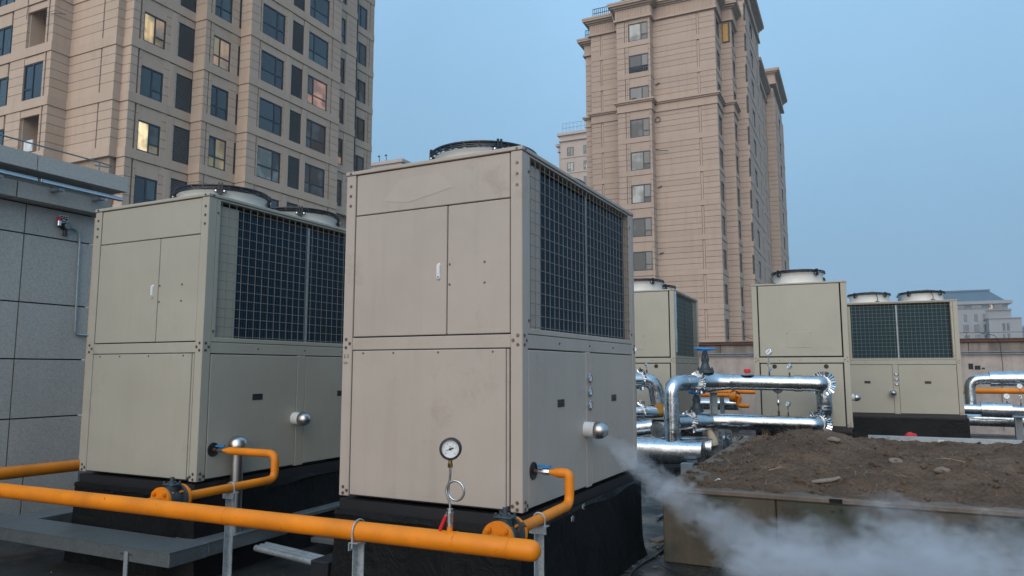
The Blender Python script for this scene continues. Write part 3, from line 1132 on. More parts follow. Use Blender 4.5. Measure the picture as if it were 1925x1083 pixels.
T.facade('Y', 23.98, [(-38.60, -35.95, 'q'), (-35.95, -35.85, 's'), (-35.85, -34.90, 'q')], S0, KG, optL)
T.facade('X', -38.60, [(22.96, 23.98, 'q')], S0, KG, optL)


def optG(col, k):
    if col == 'G' and k % 2 == 0: return None      # open balcony on every other storey
    return optL(col, k)


T.facade('Y', 22.96, [(-46.5, -44.1, 'q'), (-44.0, -42.5, 'w', 'H'), (-42.30, -40.97, 'q'), (-40.95, -39.27, 'w', 'G'), (-39.25, -39.10, 'q'), (-38.98, -38.74, 'q')], S0, KG, optG)
core = MB()
zt = 39.0
core.box(-48, XA - .14, 24.54, 45.3, GROUND_Z, zt)
core.box(XA - .15, XB - .14, 28.49, 41.85, GROUND_Z, zt)
core.box(XB - .15, XC - .14, 31.07, 39.2, GROUND_Z, zt)
core.box(-48, -34.90, 24.12, 24.56, GROUND_Z, zt)
core.box(-48, -38.74, 24.7, 24.9, GROUND_Z, zt)
core.box(-48, -40.96, 23.10, 24.8, GROUND_Z, zt)
core.box(-39.26, -38.74, 23.10, 24.8, GROUND_Z, zt)
core.build('wall', M['joint'], L)
for k in KG:
    S = S0 + 3.05 * k
    T.solid('balcony_slab', M['stone'], -40.96, -39.26, 23.11, 24.69, S - .5, S)
    if k % 2 == 0:
        T.solid('lintel_panel', M['stone'], -40.95, -39.27, 22.98, 23.10, S + 2.12, S + 2.5)
        T.solid('balcony_lining', M['stone'], -40.958, -40.90, 23.11, 24.69, S, S + 2.53)
        T.solid('balcony_lining', M['stone'], -39.32, -39.262, 23.11, 24.69, S, S + 2.53)
        T.solid('balcony_door', M['rust'], -40.2, -39.5, 24.62, 24.69, S, S + 2.0)
T.flush(300)
# drain pipe and loose cables on the tower
MB().cyl((-33.3, 42.35, 8), (-33.3, 42.35, 36), .06, 8).build('drain_pipe', M['frame'], L)
cb = MB()
cb.tube([(-40.9, 22.9, 22.9), (-40.92, 22.88, 22.2), (-40.85, 22.86, 21.7), (-40.95, 22.88, 21.0)], .015, 5)
cb.tube([(-39.3, 22.9, 20.4), (-38.9, 22.6, 20.75), (-38.4, 22.9, 20.95), (-38.45, 23.5, 21.0)], .012, 5)
cb.tube([(-39.25, 22.9, 20.3), (-38.8, 22.5, 20.6), (-38.45, 23.0, 20.85), (-38.45, 23.5, 21.0)], .012, 5)
cb.build('loose_cables', M['black'], L, 'stuff')
ac = MB().box(-40.5, -39.75, 22.99, 23.09, 13.3, 13.95, .02).build('air_conditioner', M['white'], L)
MB().lathe([(.0, 0), (.24, 0), (.24, .01), (.21, .012)], (-40.0, 22.985, 13.62), (0, -1, 0), 20).build('fan_grille', M['dial'], ac)

# ---- the tower in the middle of the picture
R = thing('apartment_tower', 'beige stone apartment tower with heavy cornices rising in the middle distance', 'building', (-14, 66, GROUND_Z), 0, 'apartment towers', True)
T2 = Tower(R, M['stone_far'], 2.97, .46, .03, True)
SR = 10.03
KR = range(-2, 8)


def optR(col, k):
    o = dict(M_=1)
    if col == 'M':
        pn = {7: [CW, CG, G2], 6: [CG, G1, G1], 5: [CW, CG, G1], 4: [CG, G2, G1], 3: [CW, CG, G1], 2: [CW, CG, G1], 1: [CG, G1, G1], 0: [CG, G2, G2], -1: [G2, G2, G1], -2: [G1]}[k]
        return dict(head=1.68, style=ST_M, pane=pn)
    if col == 'N': return dict(head=1.75, style=ST_N, pane=[G1, G2])
    return dict(head=1.75, style=ST_D, pane=[G1, G2, CG] if k % 3 == 0 else [G1, G2, G1])


YM, YR = 60.4, 61.5
T2.facade('Y', YM, [(-18.3, -17.58, 'q'), (-17.52, -17.38, 'q'), (-17.36, -17.22, 'q'), (-17.2, -15.45, 'w', 'M'), (-15.44, -15.40, 'q')], SR, KR, optR, bd=.03)
T2.facade('X', -15.25, [(60.4, 61.5, 'q')], SR, KR, optR, bd=.03)
T2.facade('Y', YR, [(-15.25, -11.385, 'q'), (-11.355, -11.20, 'p'), (-11.165, -9.94, 'q')], SR, KR, optR, bd=.03)
T2.facade('X', -9.80, [(61.5, 62.25, 'q'), (62.3, 64.0, 'w', 'S'), (64.03, 64.4, 'q')], SR, KR, optR, bd=.03)
T2.facade('Y', 64.4, [(-9.80, -8.99, 'q')], SR, KR, optR, bd=.03)
T2.facade('X', -8.85, [(64.4, 64.95, 'q'), (65.0, 66.5, 'w', 'S'), (66.52, 66.85, 'q')], SR, KR, optR, bd=.03)
T2.facade('Y', 66.85, [(-8.85, -8.04, 'q')], SR, range(-2, 9), optR, bd=.03)
T2.facade('X', -7.90, [(66.85, 67.6, 'n', 'N'), (67.65, 70.2, 'q'), (70.25, 72.4, 'w', 'S'), (72.45, 75.2, 'q'), (75.25, 75.9, 'n', 'N'), (75.95, 77.5, 'q')], SR, range(-2, 9), optR, bd=.03)
T2.facade('X', -8.3, [(77.65, 79.6, 'q'), (79.65, 81.2, 'w', 'S'), (81.25, 83.5, 'q'), (83.55, 84.3, 'n', 'N'), (84.35, 86.8, 'q')], SR, KR, optR, bd=.03)
T2.facade('Y', 87.0, [(-8.3, -7.44, 'q')], SR, range(-2, 8), optR, bd=.03)
T2.facade('X', -7.30, [(87.0, 88.3, 'q'), (88.35, 89.1, 'n', 'N'), (89.15, 91.5, 'q'), (91.6, 93.8, 'w', 'S'), (93.85, 98.0, 'q')], SR, range(-2, 8), optR, bd=.03)
T2.facade('Y', 62.0, [(-21.3, -20.385, 'q'), (-20.355, -20.21, 'p'), (-20.18, -18.31, 'q')], SR, KR, optR, bd=.03)
T2.facade('Y', 62.7, [(-22.1, -21.31, 'q')], SR, KR, optR, bd=.03)
core = MB()
H2 = 32.9
core.box(-18.25, -15.39, YM + .14, 74, GROUND_Z, H2)
core.box(-15.40, -9.94, YR + .14, 76, GROUND_Z, H2)
core.box(-9.95, -8.99, 64.54, 77, GROUND_Z, H2)
core.box(-9.0, -8.04, 66.99, 77.4, GROUND_Z, 36.2)
core.box(-12, -8.44, 77.41, 87, GROUND_Z, 33.0)
core.box(-13, -7.44, 87.14, 97.9, GROUND_Z, 34.6)
core.box(-21.25, -18.26, 62.14, 74, GROUND_Z, H2)
core.box(-22.0, -21.26, 62.84, 74, GROUND_Z, 31.4)
core.build('wall', M['joint'], R)


def crown(x0, x1, y0, y1, z, hh=1.75, ribs=True, name='cornice'):
    """moulded cornice round a block: architrave, fluted frieze, flared top"""
    m = MB()
    m.box(x0 - .22, x1 + .22, y0 - .22, y1, z, z + .18)
    m.box(x0 - .10, x1 + .10, y0 - .10, y1, z + .18, z + hh * .62)
    zt_ = z + hh * .62
    for i, (e, h) in enumerate(((.22, .12), (.42, .14), (.62, .16), (.66, .16))):
        m.box(x0 - e, x1 + e, y0 - e, y1 + .01 * i, zt_, zt_ + h)
        zt_ += h
    c = m.build(name, M['stone_far'], R)
    if ribs:
        rb = MB()
        n = int((x1 - x0) / .22)
        for k in range(n):
            x = x0 + (k + .5) * (x1 - x0) / n
            rb.box(x - .05, x + .05, y0 - .16, y0 - .09, z + .22, z + hh * .58)
        n = int((min(y1, y0 + 4) - y0) / .22)
        for k in range(n):
            y = y0 + (k + .5) * .22
            rb.box(x1 + .09, x1 + .16, y - .05, y + .05, z + .22, z + hh * .58)
        rb.build('frieze_flutes', M['stone_far'], c, 'stuff')
    return c


crown(-18.3, -15.25, YM, 72, 32.85)
crown(-15.6, -9.80, YR, 72.02, 32.88, 1.9)
crown(-9.9, -8.85, 64.4, 72.04, 32.86, 1.8)
crown(-9.9, -7.90, 66.85, 77.45, 36.0, 2.0)
crown(-12, -8.3, 77.62, 86.9, 32.8, 1.6, False)
crown(-13, -7.3, 87.0, 98.0, 35.0, 1.9)
crown(-21.3, -18.2, 62.0, 72.06, 32.83)
crown(-22.1, -21.2, 62.7, 72.08, 31.3, 1.7, False)


def course(x0, x1, y0, y1, z0=24.32):
    m = MB()
    m.box(x0 - .10, x1 + .10, y0 - .10, y1, z0, z0 + .12)
    m.box(x0 - .05, x1 + .05, y0 - .05, y1, z0 + .12, z0 + .72)
    m.box(x0 - .18, x1 + .18, y0 - .18, y1, z0 + .72, z0 + .84)
    m.box(x0 - .30, x1 + .30, y0 - .30, y1, z0 + .84, z0 + .98)
    m.build('string_course', M['stone_far'], R)


course(-18.3, -15.25, YM, 70)
course(-15.0, -9.80, YR, 70.02)
course(-9.5, -8.85, 64.4, 70.04)
course(-21.3, -18.6, 62.0, 70.06)
course(-22.1, -21.6, 62.7, 70.08)
T2.flush(300)


def railing(parent, x0, x1, y, z, h, n, mat, name='roof_railing', along='x'):
    m = MB()
    P = (lambda t: (t, y)) if along == 'x' else (lambda t: (y, t))
    for zz in (z + h, z + h * .55, z + .12):
        a, b = P(x0), P(x1)
        m.cyl((a[0], a[1], zz), (b[0], b[1], zz), .035, 5)
    for k in range(n + 1):
        a = P(x0 + (x1 - x0) * k / n)
        m.cyl((a[0], a[1], z), (a[0], a[1], z + h), .03, 5)
    return m.build(name, mat, parent)


railing(R, -21.2, -18.9, 62.4, 34.75, 1.0, 12, M['frame'])
railing(R, -22.2, -21.5, 63.0, 33.1, 1.0, 4, M['frame'])
railing(R, -17.9, -15.6, 60.9, 34.65, 1.0, 12, M['frame'])
MB().cyl((-18.75, 61.9, 33.2), (-19.1, 61.2, 34.6), .05, 6).build('roof_pipe', M['white'], R)
bal = MB().box(-17.2, -15.45, YM + .12, YM + .14, 28.0, 29.5).build('open_balcony', M['inner'], R)
railing(bal, -17.15, -15.5, YM - .02, 27.86, .55, 10, M['frame'], 'balcony_railing')
bw = MB().box(-9.6, -8.95, 64.28, 64.36, 30.9, 32.7).build('bay_window', M['frame'], R)
MB().box(-9.55, -9.1, 64.25, 64.28, 30.95, 32.6).build('blind', M['curtain_y'], bw)
MB().box(-17.0, -16.6, YM - .03, YM + .02, 25.33, 25.55).build('flower_pot', M['rust'], R)
wv = MB().tube([(-15.15, YR - .1, 20.9), (-14.7, YR - .3, 20.7), (-14.0, YR - .4, 20.55)], .03, 5)
wv.torus((-14.95, YR - .1, 23.6), (0, 1, 0), .22, .03, 16, 5)
for z in (26.9, 17.5, 11.6):
    wv.obox((-14.9, YR - .1, z), (.18, 0, .06), (0, .05, 0), (0, 0, .03))
wv.build('wall_cables', M['black'], R, 'stuff')

# ---- the tower behind that one
F = thing('apartment_tower', 'small pale apartment tower with a roof railing, far behind', 'building', (-46, 130, GROUND_Z), 0, 'apartment towers', True)
T3 = Tower(F, M['stone_pale'], 3.0, .5)
k_ = 1.25
core = MB().box(-49.4, -38, 125.14, 140, GROUND_Z, 46.0).box(-50.4, -49.3, 127, 140, GROUND_Z, 44.5)
core.build('wall', M['stone_pale'], F)
for x0, x1, kk in ((-48.0, -46.7, (0, 1, 2, 3)), (-44.7, -43.9, (0, 1, 2, 3))):
    for k in kk:
        z = 41.9 - 3.0 * k
        T3.window('Y', 125.0, x0, x1, z, z + 1.75, ST_G, [G1, CW if k == 1 else G2, CW if k == 1 else G1])
        # window stands proud of the render
for i, (e, z0, z1) in enumerate(((.25, 44.9, 45.1), (.1, 45.1, 46.0), (.5, 46.0, 46.5))):
    T3.solid('cornice', M['stone_pale'], -49.4 - e, -38, 125.1 - e - .06, 139 + i * .01, z0, z1)
    T3.solid('cornice', M['stone_pale'], -50.4 - e, -49.45, 126.9 - e, 139 + i * .01, z0 - 1.4, z1 - 1.4)
for k in range(1, 5):
    T3.solid('stone_band', M['stone_pale'], -49.4, -38, 125.02, 125.13, 44.6 - 3.0 * k, 44.9 - 3.0 * k)
railing(F, -49.0, -38.5, 125.3, 46.5, 2.0, 14, M['steelgrey'])
railing(F, -50.2, -49.2, 126.9, 45.1, 1.4, 3, M['steelgrey'])
T3.solid('roof_box', M['stone_pale'], -47.3, -40, 127, 131, 46.4, 47.1)
T3.flush()

# ---- a roof edge with two dishes, far off between tower and unit
Q = thing('rooftop_building', 'roof corner with two small dishes peeping out beside the nearest unit', 'building', (-65, 92, GROUND_Z), 0, None, True)
MB().box(-68.5, -62.0, 90.5, 100, GROUND_Z, 33.4).build('wall', M['stone_pale'], Q)
MB().box(-68.8, -61.7, 90.2, 100.2, 33.4, 33.9).build('cornice', M['stone_pale'], Q)
for x in (-66.3, -65.0):
    MB().cyl((x, 90.6, 33.9), (x, 90.6, 34.7), .05, 6).lathe([(.0, 0), (.14, .03), (.2, .1)], (x, 90.5, 34.8), (.4, -1, .4), 12).build('dish', M['frame'], Q)
MB().lathe([(.9, 0), (1.1, .3), (.7, .75), (.0, .85)], (-64.9, 90.0, 30.9), (0, 0, 1), 16).build('roof_vent', M['white'], Q)

# ---- office block far right
O = thing('office_building', 'grey office block with slate mansard roof, far right beyond the parapet', 'building', (38, 300, GROUND_Z), 0, None, True)
K = 2.2
def oz(z): return 1.55 + (z - 1.55) * K
T4 = Tower(O, M['stone_grey'], 3.5, .5)
YO = 130 * K
core = MB().box(20, 18.0 * K, YO, YO + 30, GROUND_Z, oz(10.7)).box(18.05 * K, 21.33 * K, YO + 1.5, YO + 30, GROUND_Z, oz(10.6)).box(18.02 * K, 22.08 * K, YO - 5, YO + 20, GROUND_Z, oz(9.18))
core.box(20, 20.95 * K, YO + 1, YO + 28, oz(10.61), oz(11.5))
core.build('wall', M['stone_grey'], O)
for i, (x1, y0, z0, z1) in enumerate(((21.45 * K, YO - 1.2, oz(11.5), oz(11.98)), (21.42 * K, YO + .9, oz(10.52), oz(10.72)), (22.14 * K, YO - 5.4, oz(9.12), oz(9.24)))):
    T4.solid('cornice', M['stone_grey'], 19 if i < 2 else 17.95 * K, x1, y0, YO + 31 + i, z0, z1)
rf = MB()
zr0, zr1 = oz(11.98), oz(13.85)
x1a, x1b = 20.6 * K, 19.1 * K
rf.add([(15, YO - .5, zr0), (x1a, YO - .5, zr0), (x1a, YO + 30, zr0), (15, YO + 30, zr0), (15, YO + 8, zr1), (x1b, YO + 8, zr1), (x1b, YO + 22, zr1), (15, YO + 22, zr1)], [(0, 1, 5, 4), (1, 2, 6, 5), (2, 3, 7, 6), (3, 0, 4, 7), (4, 5, 6, 7)])
roof = rf.build('mansard_roof', M['tile'], O)
MB().box(14.5, x1b + .4, YO + 7.6, YO + 22.4, zr1, zr1 + .5).build('ridge_trim', M['tile'], roof)
# the panes are set flush in the render
def ow(xa, xb, za, zb, y, mats):
    T4.window('Y', y - .13, xa * K, xb * K, oz(za), oz(zb), ST_G, mats)
for (xa, xb) in ((15.13, 15.55), (16.5, 16.93), (17.6, 17.93)):
    ow(xa, xb, 8.87, 10.0, YO, [G1])
for (xa, xb) in ((14.97, 15.7), (16.38, 17.04), (17.6, 17.95)):
    ow(xa, xb, 7.27, 8.42, YO, [G1, G2])
    ow(xa + .05, xb + .03, 5.7, 6.8, YO, [G1, CW if xa > 16 and xa < 17 else G1, G2])
for (xa, xb) in ((19.67, 20.0), (20.22, 20.55)):
    ow(xa, xb, 7.27, 8.39, YO - 5, [CG, G2])
    ow(xa, xb, 5.7, 6.85, YO - 5, [LD if xa < 20 else G1, CG])
for (xa, xb, m) in ((14.2, 15.38, [G2]), (16.19, 17.68, [G2]), (18.54, 19.06, [LT2, G1]), (19.23, 20.37, [G2])):
    ow(xa, xb, 10.72, 11.45, YO + 1, m)
T4.flush()
Z = thing('office_building', 'grey blue building edge cut by the right border of the picture', 'building', (62, 340, GROUND_Z), 0, None, True)
MB().box(60.3, 75, 352, 380, GROUND_Z, 18.6).build('wall', M['tile'], Z)
MB().box(60.0, 75.2, 351.6, 380.2, 18.6, 19.4).build('parapet', M['stone_grey'], Z)

# ------------------------------------------------------------------ granite stair house at left
W_ = thing('stair_house', 'grey granite clad stair house wall with stepped cornice at the left edge', 'wall', (-8.5, 2, 0), 0, None, True)
MB().box(-11.5, -7.735, -6, 5.17, .0, 3.56).build('wall', M['ink'], W_)
zs = [.0, .469, 1.057, 1.66, 2.241, 2.949, 3.262]
g = .007
for i in range(6):
    ys = [-5.95, -5.15, -3.95, -2.75, -1.55, -.35, .85, 2.05, 3.246, 4.446, 5.20] if i else [-5.95, -4.6, -3.4, -2.2, -1.0, .2, 1.4, 2.6, 3.5, 4.62, 5.20]
    for a, b in zip(ys[:-1], ys[1:]):
        block('granite_panel', M['granite'], -7.735, -7.70 + random.uniform(-.002, .002), a + g, b - g, zs[i] + g, zs[i + 1] - g, W_)
cy_ = [-6, -4.05, -2.85, -1.65, -.45, .75, 1.95, 3.15, 4.35, 5.36]
for a, b in zip(cy_[:-1], cy_[1:]):
    block('cornice_stone', M['granite'], -8.3, -7.40, a + .005, b - .005, 3.555, 3.72, W_)
    block('cornice_stone', M['granite'], -7.95, -7.52, a - .10, b - .115, 3.272, 3.435, W_)
    block('frieze_stone', M['granite'], -7.95, -7.66, a - .14, b - .15, 3.437, 3.553, W_)
MB().box(-11.4, -7.50, -6, 5.25, 3.721, 3.74).build('roof_felt', M['roof'], W_)
rl = MB().tube([(-7.62, -4, 3.88), (-7.62, 2, 3.885), (-7.62, 5.18, 3.88), (-7.64, 5.31, 3.878), (-7.72, 5.33, 3.88), (-7.78, 5.2, 3.88)], .009, 6)
for y in (-3, -1, 1, 3, 5.15): rl.cyl((-7.62, y, 3.735), (-7.62, y, 3.885), .009, 6)
tag(rl.build('lightning_rod_rail', M['steelgrey']), 'thin steel lightning rail along the granite cornice top', 'rail')
for (a, b, lb) in ((1.6, 4.33, 'left grey light strip fixed under the granite cornice'), (4.36, 5.27, 'right grey light strip under the granite cornice, nearest the corner')):
    ls = thing('light_strip', lb, 'light', (-7.36, (a + b) / 2, 3.44), 0, 'light strips on the granite wall', True)
    MB().box(-7.39, -7.335, a, b, 3.425, 3.465, .006).build('housing', M['lampglass'], ls)
    MB().box(-7.333, -7.327, a + .01, b - .01, 3.43, 3.448).build('lens', M['chrome'], ls)
    n = 2 if b - a < 1 else 4
    for k in range(n):
        y = a + (b - a) * (k + .5) / n
        MB().box(-7.52, -7.36, y - .03, y + .03, 3.395, 3.424).build('bracket', M['galv'], ls)
al = thing('gas_alarm', 'gas detector with red beacon and white sign on the granite wall', 'gas detector', (-7.69, 4.83, 3.08), 0, None, True)
X0 = -7.698
pl = MB().box(X0, X0 + .012, 4.79, 4.885, 3.125, 3.215, .003).build('sign_plate', M['white'], al)
mk = MB()
for (y, z, w, h) in ((4.81, 3.195, .012, .006), (4.862, 3.195, .012, .006), (4.81, 3.17, .014, .01), (4.862, 3.17, .014, .01), (4.836, 3.185, .006, .016), (4.836, 3.145, .03, .005)):
    mk.box(X0 + .012, X0 + .0135, y - w, y + w, z - h, z + h)
mk.build('sign_marks', M['ink'], pl)
bc = MB().cyl((X0 + .04, 4.77, 3.085), (X0 + .04, 4.77, 3.135), .024, 16).build('beacon_base', M['chrome'], al)
MB().lathe([(.024, .0), (.024, .02), (.018, .04), (.0, .046)], (X0 + .04, 4.77, 3.136), (0, 0, 1), 16).build('beacon_lens', M['red'], bc)
MB().cyl((X0, 4.85, 3.09), (X0 + .07, 4.85, 3.09), .042, 20).box(X0, X0 + .05, 4.79, 4.85, 3.075, 3.11).build('detector_body', M['black'], al)
MB().lathe([(.036, .07), (.036, .078), (.028, .08), (.0, .08)], (X0, 4.85, 3.09), (1, 0, 0), 20).build('detector_window', M['steelgrey'], al)
MB().cyl((X0 + .035, 4.845, 3.05), (X0 + .035, 4.845, 3.02), .018, 14).cyl((X0 + .035, 4.845, 3.02), (X0 + .035, 4.845, 2.985), .024, 14).build('sensor_head', M['black'], al)
tag(MB().tube(bend([(X0 + .03, 4.88, 3.095), (X0 + .03, 4.98, 3.085), (X0 + .02, 5.02, 3.0), (X0 + .02, 5.038, 1.93), (X0 + .02, 5.19, 1.925)], .06), .011, 10).build('conduit', M['galv']), 'bent galvanised conduit running down the granite wall below the gas detector', 'conduit')
yr = thing('gas_pipe', 'yellow gas pipe running low along the granite wall behind the left unit', 'pipe', (-7.2, 4, .1), 0, 'yellow gas pipes', True)
MB().cyl((-7.2, -3, .69), (-7.2, 9, .53), .057, 20).build('pipe', M['yellow'], yr)
for y in (1.0, 7.0): MB().box(-7.22, -7.18, y - .02, y + .02, 0, .6).build('pipe_stand', M['galv'], yr)

# ------------------------------------------------------------------ parapet at the far roof edge
PA = thing('parapet_wall', 'pale rendered parapet wall with stained top band along the far roof edge', 'wall', (0, 20.9, 0), 0, None, True)
a = radians(4.0)
ux, uy = Vector((cos(a), sin(a), 0)), Vector((-sin(a), cos(a), 0))
pc = Vector((-3.2, 20.5, 0))
def pbox(mb, u0, u1, v0, v1, z0, z1):
    c = pc + ux * (u0 + u1) / 2 + uy * (v0 + v1) / 2 + V(0, 0, (z0 + z1) / 2)
    return mb.obox(c, ux * (u1 - u0) / 2, uy * (v1 - v0) / 2, (0, 0, (z1 - z0) / 2))
pbox(MB(), -12, 16, 0, .25, 0, 1.93).build('wall', M['render'], PA)
for k in range(24):
    u = -12 + k * 1.18
    pbox(MB(), u + .01, u + 1.17, .01, .24, 1.945, 2.215).build('band_panel', M['render_d'], PA)
pbox(MB(), -12, 16, .05, .2, 1.9, 2.22).build('band_core', M['render_d'], PA)
pbox(MB(), -12, 16, -.05, .3, 2.225, 2.255).build('coping', M['rust'], PA)
pbox(MB(), -12, 16, -.03, .28, 2.285, 2.315).build('coping', M['rust'], PA)
pbox(MB(), -12, 16, .04, .22, 2.25, 2.29).build('coping_core', M['render'], PA)
rr = MB()
for z, r in ((1.985, .016), (1.93, .014)):
    rr.cyl(pc + ux * -12 + uy * -.06 + V(0, 0, z), pc + ux * 16 + uy * -.06 + V(0, 0, z), r, 8)
rr.build('wall_rail', M['steelgrey'], PA)
lr = MB()
lr.cyl(pc + ux * -12 + uy * .1 + V(0, 0, 2.46), pc + ux * 16 + uy * .1 + V(0, 0, 2.46), .006, 5)
for k in range(15): lr.cyl(pc + ux * (-11.4 + k * 1.9) + uy * .1 + V(0, 0, 2.3), pc + ux * (-11.4 + k * 1.9) + uy * .1 + V(0, 0, 2.46), .008, 5)
tag(lr.build('lightning_rod_rail', M['rust']), 'thin rusty lightning rail above the far parapet', 'rail')
for k, (u, lb) in enumerate(((.78, 'black cable hanging down the parapet between the two rear units'), (6.35, 'black cable hanging down the parapet right of the farthest unit'))):
    c0 = pc + ux * u
    tag(MB().tube([c0 + uy * .1 + V(-.35, 0, 2.45), c0 + V(-.1, -.06, 2.38), c0 + V(0, -.09, 2.2), c0 + V(.02, -.1, 1.6), c0 + V(-.04, -.08, .9), c0 + V(-.05, -.08, .1)], .007, 6).build('hanging_cable', M['black']), lb, 'cable', 'cables hanging on the parapet')
mk = MB()
for (u, z, w, h) in ((5.72, 1.63, .05, .07), (5.86, 1.60, .06, .05), (5.98, 1.58, .03, .02)):
    pbox(mk, u - w, u + w, -.004, .001, z - h, z + h)
mk.build('painted_mark', M['ink'], PA)

# ------------------------------------------------------------------ raised planter with soil
PX0, PX1, PY0, PY1, PZ = -1.50, 7.0, 6.0, 10.85, .60
pb = thing('planter', 'concrete planter wall holding the heap of brown soil at right', 'planter', (1, 8, 0), 0, None, True)
jx = [PX0, -.62, 1.28, 3.2, 5.1, PX1]
for a_, b_ in zip(jx[:-1], jx[1:]):
    MB().box(a_ + .004, b_ - .004, PY0, PY0 + .2, 0, PZ - .045, .008).build('front_wall', M['conc'], pb)
MB().box(PX0, PX0 + .2, PY0 + .203, PY1, 0, PZ - .045, .008).build('side_wall', M['conc'], pb)
MB().box(PX0 + .203, PX1, PY1 - .2, PY1, 0, PZ - .045, .008).build('back_wall', M['conc'], pb)
cap = MB().box(PX0 - .01, PX1, PY0 - .015, PY0 + .24, PZ - .044, PZ, .01).box(PX0 - .01, PX0 + .24, PY0 + .235, PY1 + .01, PZ - .043, PZ - .001, .01).box(PX0 + .235, PX1, PY1 - .22, PY1 + .01, PZ - .042, PZ - .002, .01)
cap.build('coping', M['conc_cap'], pb)
hl = MB()
for (x, z, r) in ((-.22, .50, .014), (-.16, .51, .016), (-.08, .475, .02), (.66, .46, .035), (.2, .47, .012)):
    hl.cyl((x, PY0 - .002, z), (x, PY0 + .01, z), r, 14)
hl.build('form_tie_hole', M['ink'], pb, 'stuff')


def soil_h(x, y):
    u = (x - PX0) / (PX1 - PX0); v = (y - PY0) / (PY1 - PY0)
    edge = min(min((x - PX0) / .75, (y - PY0) / .5), (PY1 - y) / .35, 1.0)
    edge = max(0.0, edge) ** .8
    h = .03 + .06 * (.5 + .5 * noise.noise(Vector((x * .8 + 4, y * .7, 1.7))))
    h += .19 * math.exp(-((x + .58) / .55) ** 2 - ((y - 9.1) / 1.2) ** 2)
    h += .07 * math.exp(-((x - .75) / .45) ** 2 - ((y - 7.7) / .5) ** 2) - .05 * math.exp(-((x - .55) / .3) ** 2 - ((y - 7.1) / .35) ** 2)
    h += .062 * noise.fractal(Vector((x * 2.0, y * 2.0, 9)), .75, 2.1, 6)
    h += .012 * abs(noise.noise(Vector((x * 9, y * 9, 2))))
    return PZ - .016 + h * edge + .02 * noise.fractal(Vector((x * 3.1, y * 3.1, 5)), .8, 2.2, 4) + .010 * noise.noise(Vector((x * 14, y * 14, 0)))


def soil_sheet():
    nx, ny = 250, 190
    mb = MB(); vs = []
    for j in range(ny + 1):
        y = PY0 - .008 + (PY1 - PY0 + .012) * j / ny
        for i in range(nx + 1):
            t = i / nx
            x = PX0 - .004 + (PX1 - PX0 - .02) * (t ** 1.35)
            vs.append((x, y, soil_h(x, y)))
    fs = [(j * (nx + 1) + i, j * (nx + 1) + i + 1, (j + 1) * (nx + 1) + i + 1, (j + 1) * (nx + 1) + i) for j in range(ny) for i in range(nx)]
    mb.add(vs, fs, True)
    o = mb.build('soil', M['soil'])
    o['kind'] = 'structure'
soil_sheet()


def lump(mb, c, r, sd, flat=.6, sub=1):
    bm = bmesh.new()
    bmesh.ops.create_icosphere(bm, subdivisions=sub, radius=1.0)
    q = Vector((sd * 1.7, sd * .9, 3))
    vs = []
    rz = Matrix.Rotation(sd * 2.1, 3, 'Z')
    for v in bm.verts:
        d = 1 + .38 * noise.noise(v.co * 1.3 + q)
        p = v.co * d
        p = rz @ Vector((p.x * r, p.y * r * .8, p.z * r * flat))
        vs.append(Vector(c) + p)
    fs = [[v.index for v in f.verts] for f in bm.faces]
    bm.free()
    mb.add(vs, fs, False)


rs = random.Random(3)
clods = MB()
for k in range(1300):
    x = PX0 + .05 + (rs.random() ** 1.6) * 4.5; y = PY0 + .03 + rs.random() * (PY1 - PY0 - .06)
    r = .008 + .034 * rs.random() ** 3.5
    lump(clods, (x, y, soil_h(x, y) + r * .2), r, k * .37)
tag(clods.build('soil_clods', M['soil']), 'loose soil clods scattered over the planter', 'soil', None, 'stuff')
st = MB()
for k in range(520):
    x = PX0 + .05 + rs.random() ** 1.8 * 3.0; y = PY0 + .05 + rs.random() ** 1.1 * (PY1 - PY0 - .1)
    l = .04 + .10 * rs.random(); a_ = rs.random() * pi; e = rs.random() * .35
    z = soil_h(x, y) + .006
    d = Vector((cos(a_), sin(a_), e)) * l
    n_ = Vector((-sin(a_), cos(a_), 0)) * .0016
    p = Vector((x, y, z))
    st.add([p - n_, p + n_, p + d * .5 + n_ * .8 + V(0, 0, .008), p + d + V(0, 0, 0), p + d * .5 - n_ * .8 + V(0, 0, .008)], [(0, 1, 2, 3, 4)])
for k in range(60):
    x = -1.25 + rs.random() * .9; y = PY1 - .35 + rs.random() * .3
    z = soil_h(x, y)
    p = Vector((x, y, z)); t = Vector((rs.uniform(-.06, .06), rs.uniform(-.04, .04), .06 + .08 * rs.random()))
    st.add([p + V(-.0015, 0, 0), p + V(.0015, 0, 0), p + t], [(0, 1, 2)])
tag(st.build('dry_straw', M['straw']), 'dry straw and stalks littering the planter soil', 'straw', None, 'stuff')


def soil_thing(name, label, cat, x, y, mb, mat, group=None):
    o = mb.build(name, mat); tag(o, label, cat, group); return o
b = MB(); lump(b, (-.28, 8.75, soil_h(-.28, 8.75) + .012), .085, 4.0, .42, 2)
soil_thing('rock', 'flat jagged rock near the top of the soil heap', 'rock', 0, 0, b, M['rock'], 'rocks on the soil')
b = MB(); lump(b, (.62, 7.35, soil_h(.62, 7.35) + .012), .07, 7.0, .5, 2)
soil_thing('rock', 'pale blocky rock lower on the soil beside the dark hollow', 'rock', 0, 0, b, M['rock'], 'rocks on the soil')
b = MB(); lump(b, (-.36, 9.5, soil_h(-.36, 9.5) + .015), .05, 2.0, .6, 2)
soil_thing('rock', 'small pale rock on the ridge of the soil under the lower silver pipe', 'rock', 0, 0, b, M['rock'], 'rocks on the soil')
b = MB().lathe([(.018, .0), (.06, .0), (.06, .016), (.018, .016), (.018, .0)], (.28, 7.82, soil_h(.28, 7.82) + .012), (.1, -.35, 1), 24)
soil_thing('stone_disc', 'round grey disc with a hole lying on the soil', 'disc', 0, 0, b, M['rock'])
